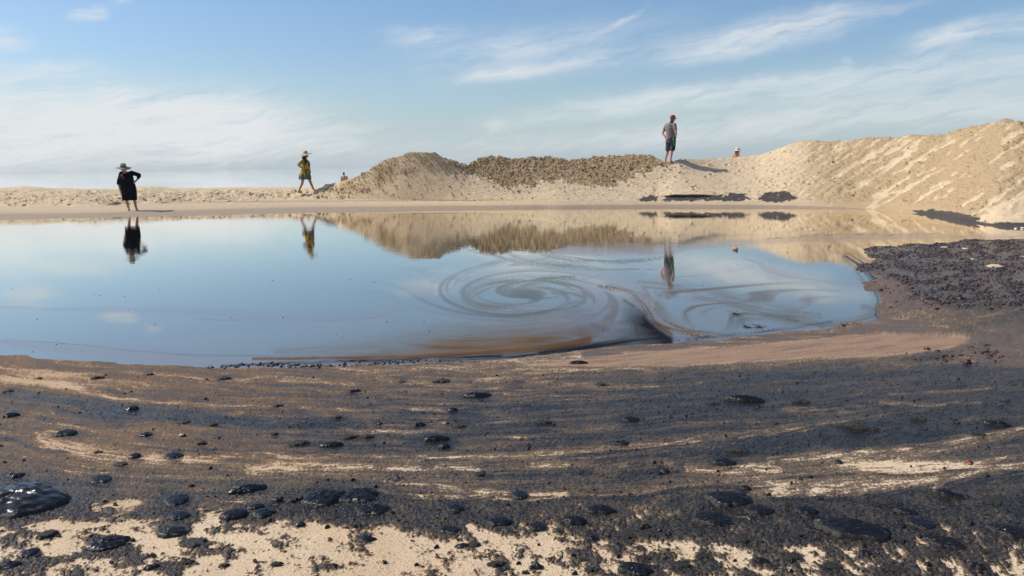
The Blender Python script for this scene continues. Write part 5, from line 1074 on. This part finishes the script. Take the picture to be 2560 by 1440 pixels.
p = at(453, 1090, .1); p = at(453, 1090, beach_z(p.x, p.y)); lump_obj('shell', (p.x, p.y, p.z + .004), (.013, .018, .010), SHELL, 5, 'peach coloured shell lying on the brown sand at left', 'shell')
p = at(461, 1090, .1); p = at(461, 1090, beach_z(p.x, p.y)); lump_obj('tar_lump', (p.x, p.y, p.z + .003), (.010, .012, .009), MAT_TAR, 6, 'small black lump touching the peach shell', 'tar lump')
p = at(2424, 1161, .1); p = at(2424, 1161, beach_z(p.x, p.y)); lump_obj('plastic_scrap', (p.x, p.y, p.z + .005), (.009, .009, .007), REDP, 7, 'tiny red scrap on the sand stripe at right', 'plastic scrap')
for k, (x_, y_, w_, h_, lb) in enumerate([(2487, 665, 36, 8, 'largest clean sand hump standing out of the tar flat at right'), (2413, 621, 17, 5, 'smaller clean sand hump near the far rim of the tar flat'), (2556, 642, 20, 8, 'clean sand hump cut by the right edge of the photo on the tar flat'), (2362, 618, 20, 3, 'thin clean sand sliver at the far rim of the tar flat'), (2427, 647, 16, 4, 'flat clean sand sliver left of the largest hump')]):
    p = at(x_, y_, .03); d = math.hypot(p.x, p.y); rx = w_ / 2 / FPX * d; me = pat_mesh(500 + k, 9, 28, .2, 2, .2, 1.0); me.materials[0] = SANDM; me.name = 'sand_hump'
    o = bpy.data.objects.new('sand_hump', me); COL.objects.link(o); o.location = (p.x, p.y, .018); o.scale = (rx, rx * 1.1, .006 + rx * .22); tag(o, lb, 'sand hump', 'clean sand humps on the tar flat')
for k, (x_, y_) in enumerate([(2540, 566), (2556, 568)]):
    p = on_ray(x_, y_ + 1, 17.6); lump_obj('pale_stone', (p.x, p.y, dune_z(p.x, p.y) + .01), (.035, .035, .025), WHITEST, 20 + k, 'pale pebble at the foot of the right dune, ' + ('left of two' if k == 0 else 'right of two'), 'stone')
# dry twig beside the oval pat
def twig(pts, r, mat, name, label, cat):
    cu = [Vector(p) for p in pts]; bm = bmesh.new()
    for a_, b_ in zip(cu[:-1], cu[1:]): bm_tube(bm, a_, r, b_, r * .8, 7, 2)
    return tag(bm_obj(name, bm, mat, None), label, cat)
tw = [at(x_, y_, .1) for x_, y_ in ((1843, 1304), (1855, 1302), (1868, 1305), (1874, 1312))]; tw = [(p.x, p.y, beach_z(p.x, p.y) + .012) for p in tw]
twig(tw, .0022, TWIG, 'twig', 'thin curved dry twig beside the smooth oval tar pat', 'twig')
rs = np.random.RandomState(31)
for k, (x_, y_, s_) in enumerate([(1867, 818, .06), (1900, 818, .07), (1840, 786, .06)]):
    p = at(x_, y_, 0); bm = bmesh.new()
    for j in range(16):
        a_ = rs.uniform(0, 6.28); L = s_ * rs.uniform(.5, 1.3); bm_tube(bm, (0, 0, .002), .0022, (math.cos(a_) * L, math.sin(a_) * L * 1.6, rs.uniform(.003, .03)), .0015, 6, 2)
    o = bm_obj('weed_tuft', bm, WEED, None); o.location = p; tag(o, ('left' if k == 0 else 'right') + ' of two spidery oiled weed tufts near the pond edge' if k < 2 else 'oiled weed tuft lying farther out on the pond than the two spidery ones', 'weed tuft')
